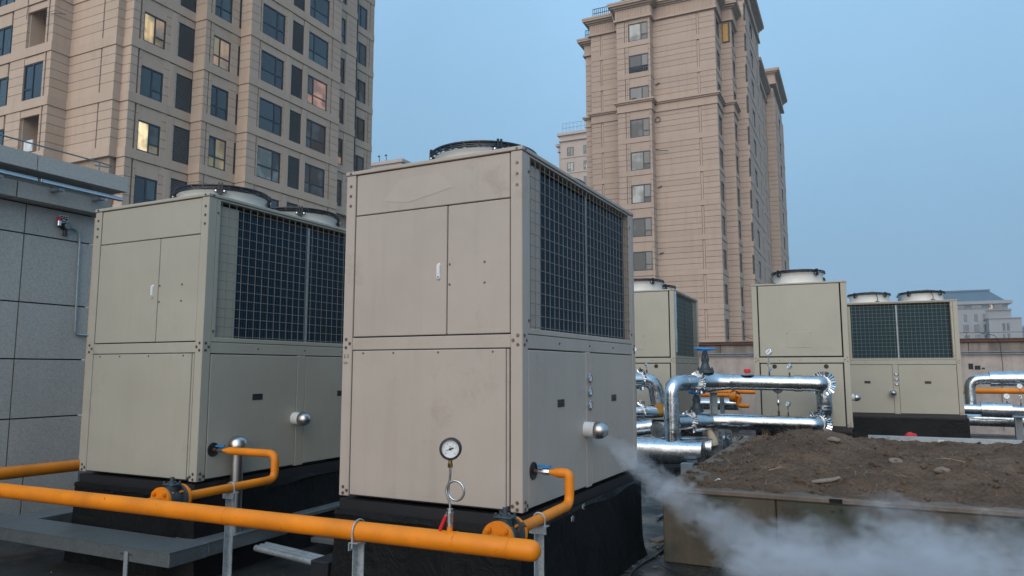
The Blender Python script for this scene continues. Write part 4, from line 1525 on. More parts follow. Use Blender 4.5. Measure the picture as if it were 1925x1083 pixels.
z = soil_h(-.32, 6.6)
b = MB()
b.obox((-.30, 6.58, z + .02), (.07, .03, .01), (-.01, .018, .004), (0, 0, .006))
b.obox((-.22, 6.63, z + .03), (.04, .035, .012), (-.008, .012, .004), (0, 0, .005))
b.obox((-.36, 6.54, z + .015), (.03, .0, .006), (0, .015, .0), (0, 0, .008))
soil_thing('torn_cardboard', 'torn pale cardboard scrap near the front edge of the soil', 'scrap', 0, 0, b, M['wood'])
b = MB().tube([(-1.15, 6.45, soil_h(-1.15, 6.45) + .01), (-1.12, 6.43, soil_h(-1.15, 6.45) + .03), (-1.09, 6.44, soil_h(-1.1, 6.44) + .012)], .006, 5)
soil_thing('white_scrap', 'small white scrap on the soil by the planter corner', 'scrap', 0, 0, b, M['white'])
for k, (x, y, a_, l) in enumerate(((-.75, 6.8, .8, .22), (.45, 6.9, 2.4, .3), (-.9, 9.4, .4, .35), (.9, 8.4, 2.9, .25))):
    z = soil_h(x, y) + .015
    d = Vector((cos(a_), sin(a_), .08)) * l
    lb = ('thin dry twig near the planter front corner', 'dry twig lying by the pale blocky rock', 'long dry twig at the back left of the soil', 'dry twig on the soil right of the stone disc')[k]
    p = Vector((x, y, z))
    mb = MB().tube([p, p + d * .5 + V(.01, 0, .012), p + d], [.005, .004, .002], 5).tube([p + d * .5, p + d * .7 + V(-.03, .03, .03)], [.003, .0015], 4)
    tag(mb.build('twig', M['straw']), lb, 'twig', 'twigs on the soil')
# dark tarp corner piece on the planter edge
tag(MB().box(-.24, -.15, PY0 - .018, PY0 - .012, PZ - .035, PZ - .003, .002).build('rubber_patch', M['rubber']), 'small dark rubber patch on the planter front edge', 'patch')

# ------------------------------------------------------------------ yellow gas line in front
GZ = .742
def gy(x): return 3.015 + (x + 5.2) * .012
gm = thing('gas_main_pipe', 'long yellow gas main crossing in front of both near units', 'pipe', (-3.3, 3.05, 0), 0, 'yellow gas pipes', True)
MB().tube([(-7.6, gy(-7.6), GZ), (-5, gy(-5), GZ), (-3, gy(-3), GZ), (-1.44, gy(-1.44), GZ), (-1.42, gy(-1.42), GZ)], .0475, 28, False).build('pipe', M['yellow'], gm)
MB().lathe([(.0475, 0), (.0475, .05), (.046, .068), (.038, .086), (.022, .097), (.0, .10)], (-1.422, gy(-1.42), GZ), (1, .012, 0), 28).build('end_cap', M['yellow'], gm)
for x in (-1.75, -1.47, -3.2):
    MB().torus((x, gy(x), GZ), (1, .012, 0), .0475, .0028, 28, 6).build('weld_seam', M['yellow'], gm)


def flange_valve(label, x, y0, z, parent_group, y_end, xr, stub_x):
    """tee off the main, flanged valve, branch back to a riser and a stub into the unit"""
    t = thing('gas_branch_pipe', label, 'pipe', (x, y0, 0), 0, parent_group, True)
    ym = gy(x)
    MB().cyl((x, ym, z), (x, y0 + .03, z), .032, 20).build('tee', M['yellow'], t)
    yf = y0 + .03
    f1 = MB().cyl((x, yf, z), (x, yf + .018, z), .084, 28).build('flange', M['yellow'], t)
    f2 = MB().cyl((x, yf + .15, z), (x, yf + .168, z), .084, 28).build('flange', M['yellow'], t)
    for k in range(4):
        a_ = pi / 4 + k * pi / 2
        dx, dz = cos(a_) * .063, sin(a_) * .063
        MB().cyl((x + dx, yf - .014, z + dz), (x + dx, yf + .0, z + dz), .015, 6, smooth=False).cyl((x + dx, yf - .020, z + dz), (x + dx, yf + .06, z + dz), .007, 8).build('flange_bolt', M['yellow'], f1)
        MB().cyl((x + dx, yf + .168, z + dz), (x + dx, yf + .182, z + dz), .013, 6, smooth=False).cyl((x + dx, yf + .11, z + dz), (x + dx, yf + .188, z + dz), .007, 8).build('flange_bolt', M['yellow'], f2)
    vb = MB().cyl((x, yf + .018, z), (x, yf + .036, z), .080, 28).cyl((x, yf + .132, z), (x, yf + .15, z), .080, 28)
    vb.lathe([(.045, .03), (.055, .06), (.055, .11), (.045, .14)], (x, yf, z), (0, 1, 0), 24)
    vb.cyl((x, yf + .085, z + .04), (x, yf + .085, z + .085), .034, 20)
    vb.box(x - .048, x + .048, yf + .05, yf + .12, z + .085, z + .097, .004)
    v = vb.build('ball_valve', M['valve'], t)
    MB().cyl((x, yf + .085, z + .097), (x, yf + .085, z + .108), .026, 20).cyl((x, yf + .085, z + .108), (x, yf + .085, z + .135), .013, 14).build('valve_stem', M['valve'], v)
    bb = MB()
    for sx in (-1, 1):
        for sy in (-1, 1):
            bb.cyl((x + .038 * sx, yf + .085 + .027 * sy, z + .097), (x + .038 * sx, yf + .085 + .027 * sy, z + .110), .008, 6, smooth=False)
    bb.build('bonnet_bolts', M['valve'], v)
    # branch, riser, stub
    zt_ = .935
    path = bend([(x, yf + .165, z), (x, y_end, z + .005), (x, y_end + .0, zt_), (stub_x + .17, y_end - .0, zt_)], .062, 8)
    MB().tube(path, .0285, 20).build('branch', M['yellow'], t)
    for p_, ax in (((x, y_end - .062, z + .005), (0, 1, 0)), ((x, y_end, z + .075), (0, 0, 1)), ((x, y_end, zt_ - .066), (0, 0, 1)), ((x - .066, y_end, zt_), (1, 0, 0))):
        MB().torus(p_, ax, .0285, .0022, 20, 6).build('weld_seam', M['yellow'], t)
    rd = MB().lathe([(.0285, .0), (.026, .02), (.016, .05), (.015, .07)], (stub_x + .172, y_end, zt_), (-1, 0, 0), 18).build('reducer', M['yellow'], t)
    bv = MB().cyl((stub_x + .105, y_end, zt_), (stub_x + .06, y_end, zt_), .021, 8, smooth=False).cyl((stub_x + .07, y_end, zt_), (stub_x + .03, y_end, zt_), .016, 14).build('stop_cock', M['chrome'], t)
    MB().cyl((stub_x + .045, y_end, zt_), (stub_x - .03, y_end, zt_ + .002), .013, 12).build('nipple', M['rust'], t)
    MB().obox((stub_x + .07, y_end - .004, zt_ + .032), (.042, 0, .0), (0, .010, 0), (0, 0, .007)).obox((stub_x + .085, y_end, zt_ + .022), (.006, 0, 0), (0, .006, 0), (0, 0, .012)).build('cock_lever', M['blue'], bv)
    return t


flange_valve('yellow gas branch with grey valve feeding the nearest unit', -1.585, 3.13, .748, 'yellow gas branches', 4.115, -1.585, -1.815)
flange_valve('yellow gas branch with grey valve feeding the unit by the granite wall', -3.90, 3.13, .748, 'yellow gas branches', 4.13, -3.9, -4.52)
# rag tied round the near valve
tag(MB().tube([(-1.66, 3.30, .76), (-1.60, 3.285, .735), (-1.54, 3.30, .765), (-1.515, 3.31, .80), (-1.50, 3.30, .79)], [.008, .012, .015, .012, .006], 6).build('tied_rag', M['rust']), 'dark brown rag strip tied round the near gas valve', 'rag')


def stand(label, x, y, ztop, w=.02, arm=.055, bolt_r=.05, pipe_ax='x', zfoot=0.0):
    t = thing('pipe_stand', label, 'support', (x, y, zfoot), 0, 'galvanised pipe stands', True)
    MB().box(x - w, x - w + .005, y - .02, y + .02, zfoot, ztop - .005).box(x - w + .005, x + w, y + .015, y + .02, zfoot, ztop - .005).build('post', M['galv'], t)
    if pipe_ax == 'x':
        MB().box(x - .022, x + .032, y - arm, y + arm, ztop - .004, ztop, .001).box(x - .022, x - .018, y - arm, y + arm, ztop - .04, ztop - .0045).build('cross_angle', M['galv'], t)
        pts = [(x, y - bolt_r, ztop - .025), (x, y - bolt_r, ztop + bolt_r)] + [(x, y - bolt_r * cos(k * pi / 10), ztop + bolt_r + bolt_r * sin(k * pi / 10)) for k in range(1, 10)] + [(x, y + bolt_r, ztop + bolt_r), (x, y + bolt_r, ztop - .025)]
    else:
        MB().box(x - arm, x + arm, y - .022, y + .032, ztop - .004, ztop, .001).box(x - arm, x + arm, y - .022, y - .018, ztop - .04, ztop - .0045).build('cross_angle', M['galv'], t)
        pts = [(x - bolt_r, y, ztop - .025), (x - bolt_r, y, ztop + bolt_r)] + [(x - bolt_r * cos(k * pi / 10), y, ztop + bolt_r + bolt_r * sin(k * pi / 10)) for k in range(1, 10)] + [(x + bolt_r, y, ztop + bolt_r), (x + bolt_r, y, ztop - .025)]
    MB().tube(pts, .0045, 8).build('u_bolt', M['galv'], t)


stand('galvanised stand under the gas main in front of the nearest unit', -2.31, gy(-2.31), GZ - .0478, .021, .055, .0525, 'x')
stand('galvanised stand under the gas branch at the right of the nearest unit', -1.585, 3.66, .748 - .029, .021, .05, .0335, 'y')
stand('galvanised stand under the gas branch left of the nearest unit', -3.90, 3.72, .748 - .029, .021, .05, .0335, 'y')

# dial gauge with coiled siphon on the main
sg = thing('pressure_gauge', 'black rimmed dial gauge on a coiled tube rising from the yellow gas main', 'gauge', (-1.785, gy(-1.785), GZ + .04), 0, 'pressure gauges', True)
gx, gyy = -1.785, gy(-1.785)
MB().cyl((gx, gyy, GZ + .03), (gx, gyy, GZ + .075), .014, 16).build('nozzle', M['yellow'], sg)
vb = MB().cyl((gx, gyy, GZ + .07), (gx, gyy, GZ + .092), .017, 8, smooth=False).cyl((gx, gyy, GZ + .09), (gx, gyy, GZ + .135), .0185, 16).cyl((gx, gyy, GZ + .135), (gx, gyy, GZ + .15), .016, 8, smooth=False).build('ball_valve', M['chrome'], sg)
MB().obox((gx - .03, gyy - .012, GZ + .085), (.018, 0, .036), (0, .007, 0), (-.006, 0, .003)).build('valve_lever', M['red'], vb)
MB().obox((gx - .014, gyy - .012, GZ + .118), (.008, 0, .014), (0, .005, 0), (-.005, 0, .003)).build('lever_neck', M['chrome'], vb)
cz, cr = .978, .046
loop = [(gx, gyy, GZ + .15), (gx, gyy, .90), (gx + .004, gyy, .915)]
for k in range(0, 27):
    a_ = -pi / 2 - .35 + (2 * pi + .9) * k / 26
    ccx = gx + .030
    loop.append((ccx - cr * cos(a_ + pi / 2 + .0) * 1.0 if False else ccx + cr * sin(-a_ - pi) * 1.0, gyy - .0 + .018 * k / 26 - .009, cz + cr * cos(-a_ - pi)))
# simple, explicit coil: up the left side, once round, and on
loop = [(gx, gyy, GZ + .15), (gx, gyy, .905), (gx - .003, gyy, .925)]
for k in range(25):
    a_ = radians(200) - 2 * pi * (k / 24) - .0
    loop.append((gx + .030 + cr * cos(a_), gyy - .007 + .014 * k / 24, cz + cr * sin(a_)))
loop += [(gx - .012, gyy + .006, 1.005), (gx - .003, gyy + .003, 1.03), (gx, gyy, 1.06), (gx, gyy, 1.10)]
MB().tube(loop, .0058, 10).build('siphon_tube', M['stainless'], sg)
MB().cyl((gx, gyy, 1.085), (gx, gyy, 1.103), .013, 6, smooth=False).build('nut', M['brass'], sg)
MB().cyl((gx, gyy, 1.103), (gx, gyy, 1.125), .010, 12).build('socket', M['brass'], sg)
gd = Vector((.36, -.92, -.02)).normalized()     # dial looks towards the path in front
gc = Vector((gx, gyy, 1.172))
cs = MB().lathe([(.0, -.032), (.046, -.032), (.052, -.025), (.053, .010), (.050, .016), (.044, .017), (.0415, .009), (.0415, .006)], gc, gd, 36).build('dial_case', M['black'], sg)
MB().lathe([(.042, .006), (.0, .0062)], gc, gd, 32).build('dial', M['dial'], cs)
gr = gd.cross(V(0, 0, 1)).normalized() * -1
gr = V(0, 0, 1).cross(gd).normalized()
gu = gd.cross(gr)
tk = MB()
for k in range(21):
    a_ = radians(225 - 270 * k / 20)
    d = gr * cos(a_) + gu * sin(a_); n_ = gr * -sin(a_) + gu * cos(a_)
    l = .006 if k % 5 == 0 else .0035
    tk.obox(gc + gd * .0072 + d * (.037 - l / 2), d * l / 2, n_ * .0006, gd * .0003)
tk.build('dial_ticks', M['ink'], cs)
nd = MB()
a_ = radians(200)
d = gr * cos(a_) + gu * sin(a_); n_ = gr * -sin(a_) + gu * cos(a_)
q = gc + gd * .009
nd.add([q + d * .033, q + n_ * .0022 - d * .004, q - d * .016 + n_ * .004, q - d * .016 - n_ * .004, q - n_ * .0022 - d * .004], [(0, 1, 2, 3, 4)])
nd.cyl(gc + gd * .007, gc + gd * .012, .0055, 12)
nd.build('needle', M['ink'], cs)
for body, dx, dz, sz in (('0', -.024, -.022, .009), ('1', -.031, .006, .009), ('2', -.016, .026, .009), ('3', .016, .026, .009), ('4', .031, .006, .009), ('5', .024, -.022, .009), ('kPa', 0, .013, .008)):
    me = text_mesh(body, sz, 'dial_text')
    o = link('dial_text', me, M['ink'], cs)
    rot = Matrix((gr, gu, gd)).transposed().to_4x4()
    p_ = gc + gd * .0085 + (gr * dx + gu * dz) * .86
    o.matrix_basis = Matrix.Translation(p_) @ rot

# ------------------------------------------------------------------ cable tray round the left plinth
ct = thing('cable_tray', 'flat galvanised cable tray running round the plinth of the left unit', 'cable tray', (-5.4, 3.7, 0), 0, None, True)
def tray(x0, x1, y0, y1, z0, z1, nm):
    return MB().box(x0, x1, y0, y1, z0, z1, .004).build(nm, M['galv_dark'], ct)
tray(-9.0, -4.318, 3.60, 3.93, .20, .298, 'tray_run')
tray(-4.66, -4.32, 3.934, 4.75, .203, .301, 'tray_run')
tray(-6.62, -6.33, 3.934, 6.5, .203, .301, 'tray_run')
fl = MB().box(-9.0, -4.315, 3.596, 3.9345, .296, .3005).build('tray_lid', M['galv_dark'], ct)
MB().box(-4.665, -4.315, 3.935, 4.755, .299, .3035).build('tray_lid', M['galv_dark'], ct)
for x in (-4.74, -6.9):
    MB().box(x - .02, x + .02, 3.588, 3.5945, .0, .27).build('tray_leg', M['galv'], ct)
    b = MB()
    for dx in (-.055, -.04, .035, .05): b.cyl((x + dx, 3.586, .255), (x + dx, 3.594, .255), .006, 8)
    b.build('tray_bolts', M['chrome'], ct, 'stuff')
# twin conduits and black box between the two near units
for k, (dy, lb) in enumerate(((0, 'front galvanised conduit between the two near units'), (.055, 'middle galvanised conduit between the two near units'), (.11, 'rear galvanised conduit between the two near units'))):
    tag(MB().cyl((-4.30, 4.38 + dy, .17), (-3.62, 4.30 + dy, .15), .024, 14).build('conduit', M['galv']), lb, 'conduit', 'conduits between the near units')
jb = MB().box(-3.62, -3.46, 4.22, 4.48, .0, .19, .006).build('junction_box', M['black'])
tag(jb, 'black junction box where the short conduits end', 'box')
tag(MB().box(-4.25, -3.9, 4.95, 7.5, .10, .14, .004).build('metal_channel', M['galv_dark']), 'grey steel channel lying between the two near units', 'channel')
tag(MB().box(-4.42, -4.30, 4.9, 7.4, .30, .335, .004).build('metal_channel', M['galv_dark']), 'dusty steel channel along the side of the left unit plinth', 'channel')
ss = thing('exhaust_stack', 'stainless steel stub stack with domed cap beside the left unit', 'stack', (-4.42, 4.27, 0), 0, None, True)
MB().cyl((-4.42, 4.27, .30), (-4.42, 4.27, .96), .047, 24).build('pipe', M['stainless'], ss)
MB().lathe([(.074, .0), (.074, .012), (.066, .045), (.042, .07), (.0, .08)], (-4.42, 4.27, .955), (0, 0, 1), 24).build('cap', M['stainless'], ss)

# ------------------------------------------------------------------ silver insulated water pipes
def foil_pipe(t, pts, r, br=None, seams=(), name='pipe', mat=None):
    p = bend(pts, br or r * 1.5, 7)
    MB().tube(p, r, 24).build(name, mat or M['foil'], t)
    for (q, ax, w) in seams:
        q, ax = Vector(q), Vector(ax).normalized()
        MB().lathe([(r + .001, -w / 2), (r + .009, -w / 2), (r + .009, w / 2), (r + .001, w / 2)], q, ax, 24).build('jacket_seam', M['foil'], t)


def petals(t, c, ax, r0, r1, n=22, lean=.03, sd=1):
    """ring of cut and folded foil tongues round a pipe end"""
    rnd = random.Random(sd)
    c, ax = Vector(c), Vector(ax).normalized()
    a = ax.orthogonal().normalized(); b = ax.cross(a)
    m = MB()
    for k in range(n):
        t0, t1 = 2 * pi * k / n, 2 * pi * (k + 1.0) / n
        tm_ = (t0 + t1) / 2 + rnd.uniform(-.04, .04)
        rr = r1 * rnd.uniform(.94, 1.06)
        P = lambda t, r, e: c + r * (cos(t) * a + sin(t) * b) - ax * e
        e0, e1 = lean * rnd.uniform(.5, 1.3), lean * rnd.uniform(-.5, .3)
        rid = lean + math.copysign(.014 * rnd.uniform(.5, 1.2), lean)
        f_ = [P(t0, r0, 0), P(tm_, r0, rid * .3), P(t1, r0, 0), P(t1, rr, e1), P(tm_, rr, rid), P(t0, rr, e0)]
        vs = f_ + [v + ax * .002 for v in f_]
        m.add(vs, [(0, 1, 4, 5), (1, 2, 3, 4), (11, 10, 7, 6), (10, 9, 8, 7), (0, 6, 11, 5), (3, 9, 8, 2), (5, 11, 10, 4), (4, 10, 9, 3)])
    m.lathe([(r0 * .8, .004), (r1 * .75, .004), (r1 * .75, .010), (r0 * .8, .010)], c, ax, 28)
    return m.build('foil_petals', M['petal'], t)


def dial_gauge(label, p, face, h=.2, r=.042, siphon=True, lever=None):
    t = thing('pressure_gauge', label, 'gauge', p, 0, 'pressure gauges', True)
    x, y, z = p
    MB().cyl((x, y, z - .02), (x, y, z + .05), .012, 10).build('nozzle', M['rust'], t)
    if siphon:
        pts = [(x, y, z + .05), (x, y, z + h * .35)] + [(x + .022 * sin(k * pi / 6), y + .004 * k / 12, z + h * .45 - .022 * cos(k * pi / 6) + .022) for k in range(13)] + [(x, y, z + h * .75), (x, y, z + h)]
        MB().tube(pts, .006, 8).build('siphon_tube', M['chrome'], t)
    else:
        MB().cyl((x, y, z + .04), (x, y, z + h), .009, 10).build('stem', M['chrome'], t)
    if lever:
        MB().obox((x + .02, y - .015, z + .07), (.018, 0, .03), (0, .006, 0), (-.006, 0, .004)).build('valve_lever', lever, t)
    f = Vector(face).normalized()
    c = Vector((x, y, z + h + r * .9))
    cs = MB().lathe([(.0, -.022), (r * .92, -.022), (r, -.016), (r, .01), (r * .9, .013), (r * .88, .006)], c, f, 24).build('dial_case', M['chrome'], t)
    MB().lathe([(r * .88, .006), (.0, .0062)], c, f, 20).build('dial', M['dial'], cs)
    MB().obox(c + f * .008, f * .001, f.orthogonal().normalized() * r * .6, f.cross(f.orthogonal()).normalized() * .002).build('needle', M['ink'], cs)


def gate_valve(label, c, wheel_z, s=1.0):
    t = thing('gate_valve', label, 'valve', c, 0, 'gate valves with blue handwheels', True)
    x, y, z = c
    fl = MB().cyl((x, y, z), (x, y, z + .035 * s), .13 * s, 8, smooth=False).cyl((x, y, z + .037 * s), (x, y, z + .07 * s), .12 * s, 20)
    fl.build('bonnet_flange', M['valve'], t)
    MB().lathe([(.075, .0), (.06, .05), (.05, .09), (.062, .12), (.062, .14), (.035, .16)], (x, y, z + .07 * s), (0, 0, 1), 20).build('bonnet', M['valve'], t)
    bb = MB()
    for k in range(6):
        a_ = k * pi / 3
        bb.cyl((x + .1 * s * cos(a_), y + .1 * s * sin(a_), z - .01), (x + .1 * s * cos(a_), y + .1 * s * sin(a_), z + .09 * s), .011, 6, smooth=False)
    bb.build('bonnet_bolts', M['valve'], t)
    for sx in (-1, 1):
        MB().cyl((x + .045 * sx, y, z + .2), (x + .03 * sx, y, wheel_z - .05), .012, 8).build('yoke_arm', M['valve'], t)
    MB().cyl((x, y, z + .15), (x, y, wheel_z + .02), .018, 12).cyl((x, y, wheel_z - .08), (x, y, wheel_z - .03), .035, 12).build('stem', M['valve'], t)
    hw = MB().torus((x, y, wheel_z + .008), (.06, -.04, 1), .155 * s, .014, 32, 8)
    hw.cyl((x, y, wheel_z - .03), (x, y, wheel_z + .012), .03, 14)
    for k in range(5):
        a_ = 2 * pi * k / 5
        hw.tube([(x + .02 * cos(a_), y + .02 * sin(a_), wheel_z - .018), (x + .08 * s * cos(a_), y + .08 * s * sin(a_), wheel_z - .01), (x + .15 * s * cos(a_), y + .15 * s * sin(a_), wheel_z + .006)], .012, 6)
    hw.build('handwheel', M['blue'], t)


PY = 11.35
GRP = 'silver insulated pipes'
tp = thing('insulated_pipe', 'upper silver pipe running across the end of the piped unit', 'pipe', (-1.3, PY, 1.0), 0, GRP, True)
# riser, elbow, upper run
foil_pipe(tp, [(-2.50, 10.70, .40), (-2.50, 10.70, 1.352), (-2.10, 11.26, 1.365)], .116, .19, [((-2.50, 10.70, 1.12), (0, 0, 1), .012), ((-2.50, 10.70, 1.17), (0, 0, 1), .01), ((-2.34, 10.92, 1.357), (.58, .81, 0), .012)])
petals(tp, (-2.19, 11.13, 1.361), (.58, .81, 0), .112, .178, 26, .014, 4)
MB().tube([(-2.17, 11.16, 1.362), (-2.06, 11.29, 1.364), (-1.90, PY, 1.362), (-1.76, PY + .02, 1.362)], [.145, .15, .128, .112], 24).build('valve_jacket', M['foil'], tp)
foil_pipe(tp, [(-1.8, PY + .02, 1.362), (-.62, PY + .05, 1.350), (-.50, PY + .06, 1.348), (-.50, PY + .30, 1.348)], .112, .16, [((-1.72, PY + .02, 1.361), (1, 0, 0), .03), ((-1.15, PY + .035, 1.356), (1, 0, 0), .008), ((-.80, PY + .045, 1.352), (1, 0, 0), .10), ((-.66, PY + .05, 1.35), (1, .05, 0), .012)])
petals(tp, (-.47, PY + .24, 1.345), (0, 1, 0), .108, .178, 26, .014, 5)
foil_pipe(tp, [(-.47, PY + .33, 1.33), (-.47, PY + .33, .93), (-.47, PY + .80, .92)], .108, .17, [((-.47, PY + .33, 1.02), (0, 0, 1), .012), ((-.47, PY + .33, .97), (0, 0, 1), .01)])
lp = thing('insulated_pipe', 'lower silver pipe running across the foot of the piped unit', 'pipe', (-1.3, PY, .6), 0, GRP, True)
foil_pipe(lp, [(-2.52, 10.78, .775), (-2.18, 11.25, .775), (-1.9, PY + .0, .775), (-.75, PY + .05, .768), (-.58, PY + .06, .765), (-.58, PY + .45, .765)], .116, .17, [((-1.63, PY + .02, .772), (1, 0, 0), .01), ((-.78, PY + .045, .768), (1, 0, 0), .012), ((-.70, PY + .05, .767), (1, .1, 0), .012)])
petals(lp, (-.55, PY + .25, .765), (0, 1, 0), .110, .178, 26, .014, 6)
petals(lp, (-2.31, 11.08, .775), (.58, .81, 0), .110, .178, 26, .014, 7)
MB().tube([(-2.29, 11.11, .772), (-2.18, 11.22, .77), (-2.02, 11.32, .765)], [.15, .155, .12], 20).build('valve_jacket', M['foil'], lp)
MB().tube([(-2.14, PY - .05, .72), (-2.07, PY - .08, .62), (-2.02, PY - .09, .50), (-2.0, PY - .09, .42)], [.03, .05, .065, .07], 9).build('loose_wrap', M['foam'], lp)
fp = thing('insulated_pipe', 'thick silver pipe lying on the roof nearest the steam', 'pipe', (-2.8, 11.2, 0), 0, GRP, True)
foil_pipe(fp, [(-5.5, 10.70, .38), (-2.06, 10.70, .37)], .178, None, [((-2.75, 10.70, .372), (1, 0, 0), .014), ((-2.07, 10.70, .37), (1, 0, 0), .02), ((-3.6, 10.70, .374), (1, 0, 0), .014)])
fp2 = thing('insulated_pipe', 'thick silver pipe on the roof behind the nearest thick one', 'pipe', (-2.7, 11.6, 0), 0, GRP, True)
foil_pipe(fp2, [(-5.5, 11.28, .37), (-2.02, 11.28, .36)], .178, None, [((-2.03, 11.28, .36), (1, 0, 0), .02)])
sp = thing('insulated_pipe', 'short silver pipe end with a dented cap facing the camera', 'pipe', (-2.8, 11, .6), 0, GRP, True)
foil_pipe(sp, [(-2.72, 10.70, .67), (-2.58, 11.4, .62)], .112, None, [((-2.716, 10.72, .669), (.2, .98, -.07), .02)])
sp2 = thing('insulated_pipe', 'slanting silver pipe stub emerging from behind the nearest unit', 'pipe', (-3.1, 11, .6), 0, GRP, True)
foil_pipe(sp2, [(-3.35, 10.9, .62), (-2.86, 10.98, .69)], .115)
u3 = thing('insulated_pipe', 'silver pipe with a folded foil collar on the end of the half hidden unit', 'pipe', (-3.1, 11.5, .9), 0, GRP, True)
foil_pipe(u3, [(-3.9, 10.95, 1.40), (-2.96, 11.5, 1.395), (-2.91, 11.52, 1.02)], .116, .2, [((-2.91, 11.52, 1.18), (0, 0, 1), .012)])
petals(u3, (-3.14, 11.395, 1.397), (.70, .71, 0), .110, .178, 26, .014, 8)
MB().lathe([(.09, .0), (.085, -.16), (.05, -.2)], (-2.9, 11.5, 1.02), (-.25, 0, 1), 16).build('exposed_insulation', M['foam_y'], u3)
u3b = thing('insulated_pipe', 'lower silver stub with foil collar on the half hidden unit', 'pipe', (-3.1, 11.5, .7), 0, GRP, True)
foil_pipe(u3b, [(-3.9, 10.95, .90), (-2.98, 11.48, .89), (-2.86, 11.55, .9)], .105)
petals(u3b, (-3.14, 11.39, .895), (.70, .71, 0), .100, .168, 26, .014, 9)
# far silver pipe along the parapet, right-hand pipes
bp = thing('insulated_pipe', 'silver pipe running low along the parapet between the rear units', 'pipe', (-2.5, 18, .6), 0, GRP, True)
foil_pipe(bp, [(-8, 17.6, .74), (-2.55, 17.6, .74)], .13, None, [((-3.4, 17.6, .74), (1, 0, 0), .02)])
rp = thing('insulated_pipe', 'upper silver pipe with an elbow at the right of the farthest unit', 'pipe', (2.4, 16.9, 1), 0, GRP, True)
foil_pipe(rp, [(1.99, 16.95, .86), (1.99, 16.95, 1.36), (5.2, 16.95, 1.42)], .098, .19, [((2.22, 16.95, 1.365), (1, 0, 0), .012), ((3.25, 16.95, 1.385), (1, 0, 0), .012)])
MB().tube([(2.33, 16.95, 1.368), (2.88, 16.95, 1.378)], .145, 24).build('valve_jacket', M['foil'], rp)
rp2 = thing('insulated_pipe', 'middle silver pipe at the right of the farthest unit', 'pipe', (2.4, 16.8, .8), 0, GRP, True)
foil_pipe(rp2, [(1.7, 16.75, .79), (3.05, 16.75, .77)], .10, None, [((2.78, 16.75, .775), (1, 0, 0), .012)])
MB().tube([(2.12, 16.75, .785), (2.62, 16.75, .778)], .142, 24).build('valve_jacket', M['foil'], rp2)
rp3 = thing('insulated_pipe', 'lowest silver pipe at the right of the farthest unit', 'pipe', (2.4, 17.4, .5), 0, GRP, True)
foil_pipe(rp3, [(1.5, 17.3, .55), (5.5, 17.3, .52)], .12)
# gauges and fittings on the pipes
dial_gauge('dial gauge on a coiled tube above the upper silver pipe', (-1.19, PY + .03, 1.47), (-.4, -.8, .1), .30, .052, True, M['blue'])
dial_gauge('tilted dial gauge on a short stem on the upper silver pipe', (-.91, PY + .04, 1.46), (-.75, -.6, .35), .10, .045, False)
dial_gauge('tilted dial gauge on a short stem on the lower silver pipe', (-.95, PY + .04, .88), (-.75, -.6, .35), .13, .045, False)
dial_gauge('dial gauge on a coiled tube peeping out beside the nearest unit', (-3.24, 11.34, 1.50), (.35, -1, .15), .33, .052, True)
dial_gauge('short dial gauge leaning beside the nearest unit', (-3.06, 11.44, 1.50), (1, -.2, .5), .09, .038, False)
dial_gauge('dial gauge standing on the upper right hand silver pipe', (2.96, 16.95, 1.47), (0, -1, .2), .10, .055, False)
dial_gauge('dial gauge on a coiled tube before the right hand pipes', (2.78, 16.75, .87), (0, -1, .2), .32, .05, True)
dial_gauge('dial gauge on a short stem on the middle right hand pipe', (2.56, 16.75, .90), (0, -1, .2), .09, .055, False)
dial_gauge('dial gauge on a coiled tube at the right edge of the picture', (3.55, 16.95, 1.48), (0, -1, .2), .38, .055, True)
hs_ = thing('hanging_siphon', 'thin siphon tube hanging from the upper silver pipe to the lower one', 'tube', (-1.13, PY, .9), 0, None, True)
MB().lathe([(.07, .0), (.05, -.03), (.015, -.05)], (-1.08, PY + .03, 1.25), (0, 0, 1), 16).build('funnel', M['steelgrey'], hs_)
MB().cyl((-1.08, PY + .03, 1.22), (-1.08, PY + .03, .95), .009, 8).lathe([(.01, .0), (.022, .03), (.022, .06), (.01, .09)], (-1.08, PY + .03, 1.02), (0, 0, 1), 12).build('tube', M['chrome'], hs_)
MB().cyl((-1.08, PY + .03, .95), (-1.08, PY + .03, .86), .016, 10).build('coupling', M['rust'], hs_)
rv = thing('air_vent', 'small red capped air vent on the upper silver pipe', 'vent', (-1.50, PY, 1.47), 0, None, True)
MB().cyl((-1.50, PY + .02, 1.45), (-1.50, PY + .02, 1.50), .016, 10).lathe([(.10, .0), (.085, .012), (.0, .016)], (-1.5, PY + .02, 1.468), (0, 0, 1), 20).build('base', M['foil'], rv)
MB().box(-1.547, -1.458, PY - .02, PY + .06, 1.50, 1.562, .012).build('cap', M['red'], rv)
gate_valve('upper gate valve with blue handwheel on the silver pipe', (-2.10, 11.25, 1.50), 1.86, 1.0)
gate_valve('lower gate valve with blue handwheel between the silver pipes', (-2.24, 11.22, .91), 1.20, .8)
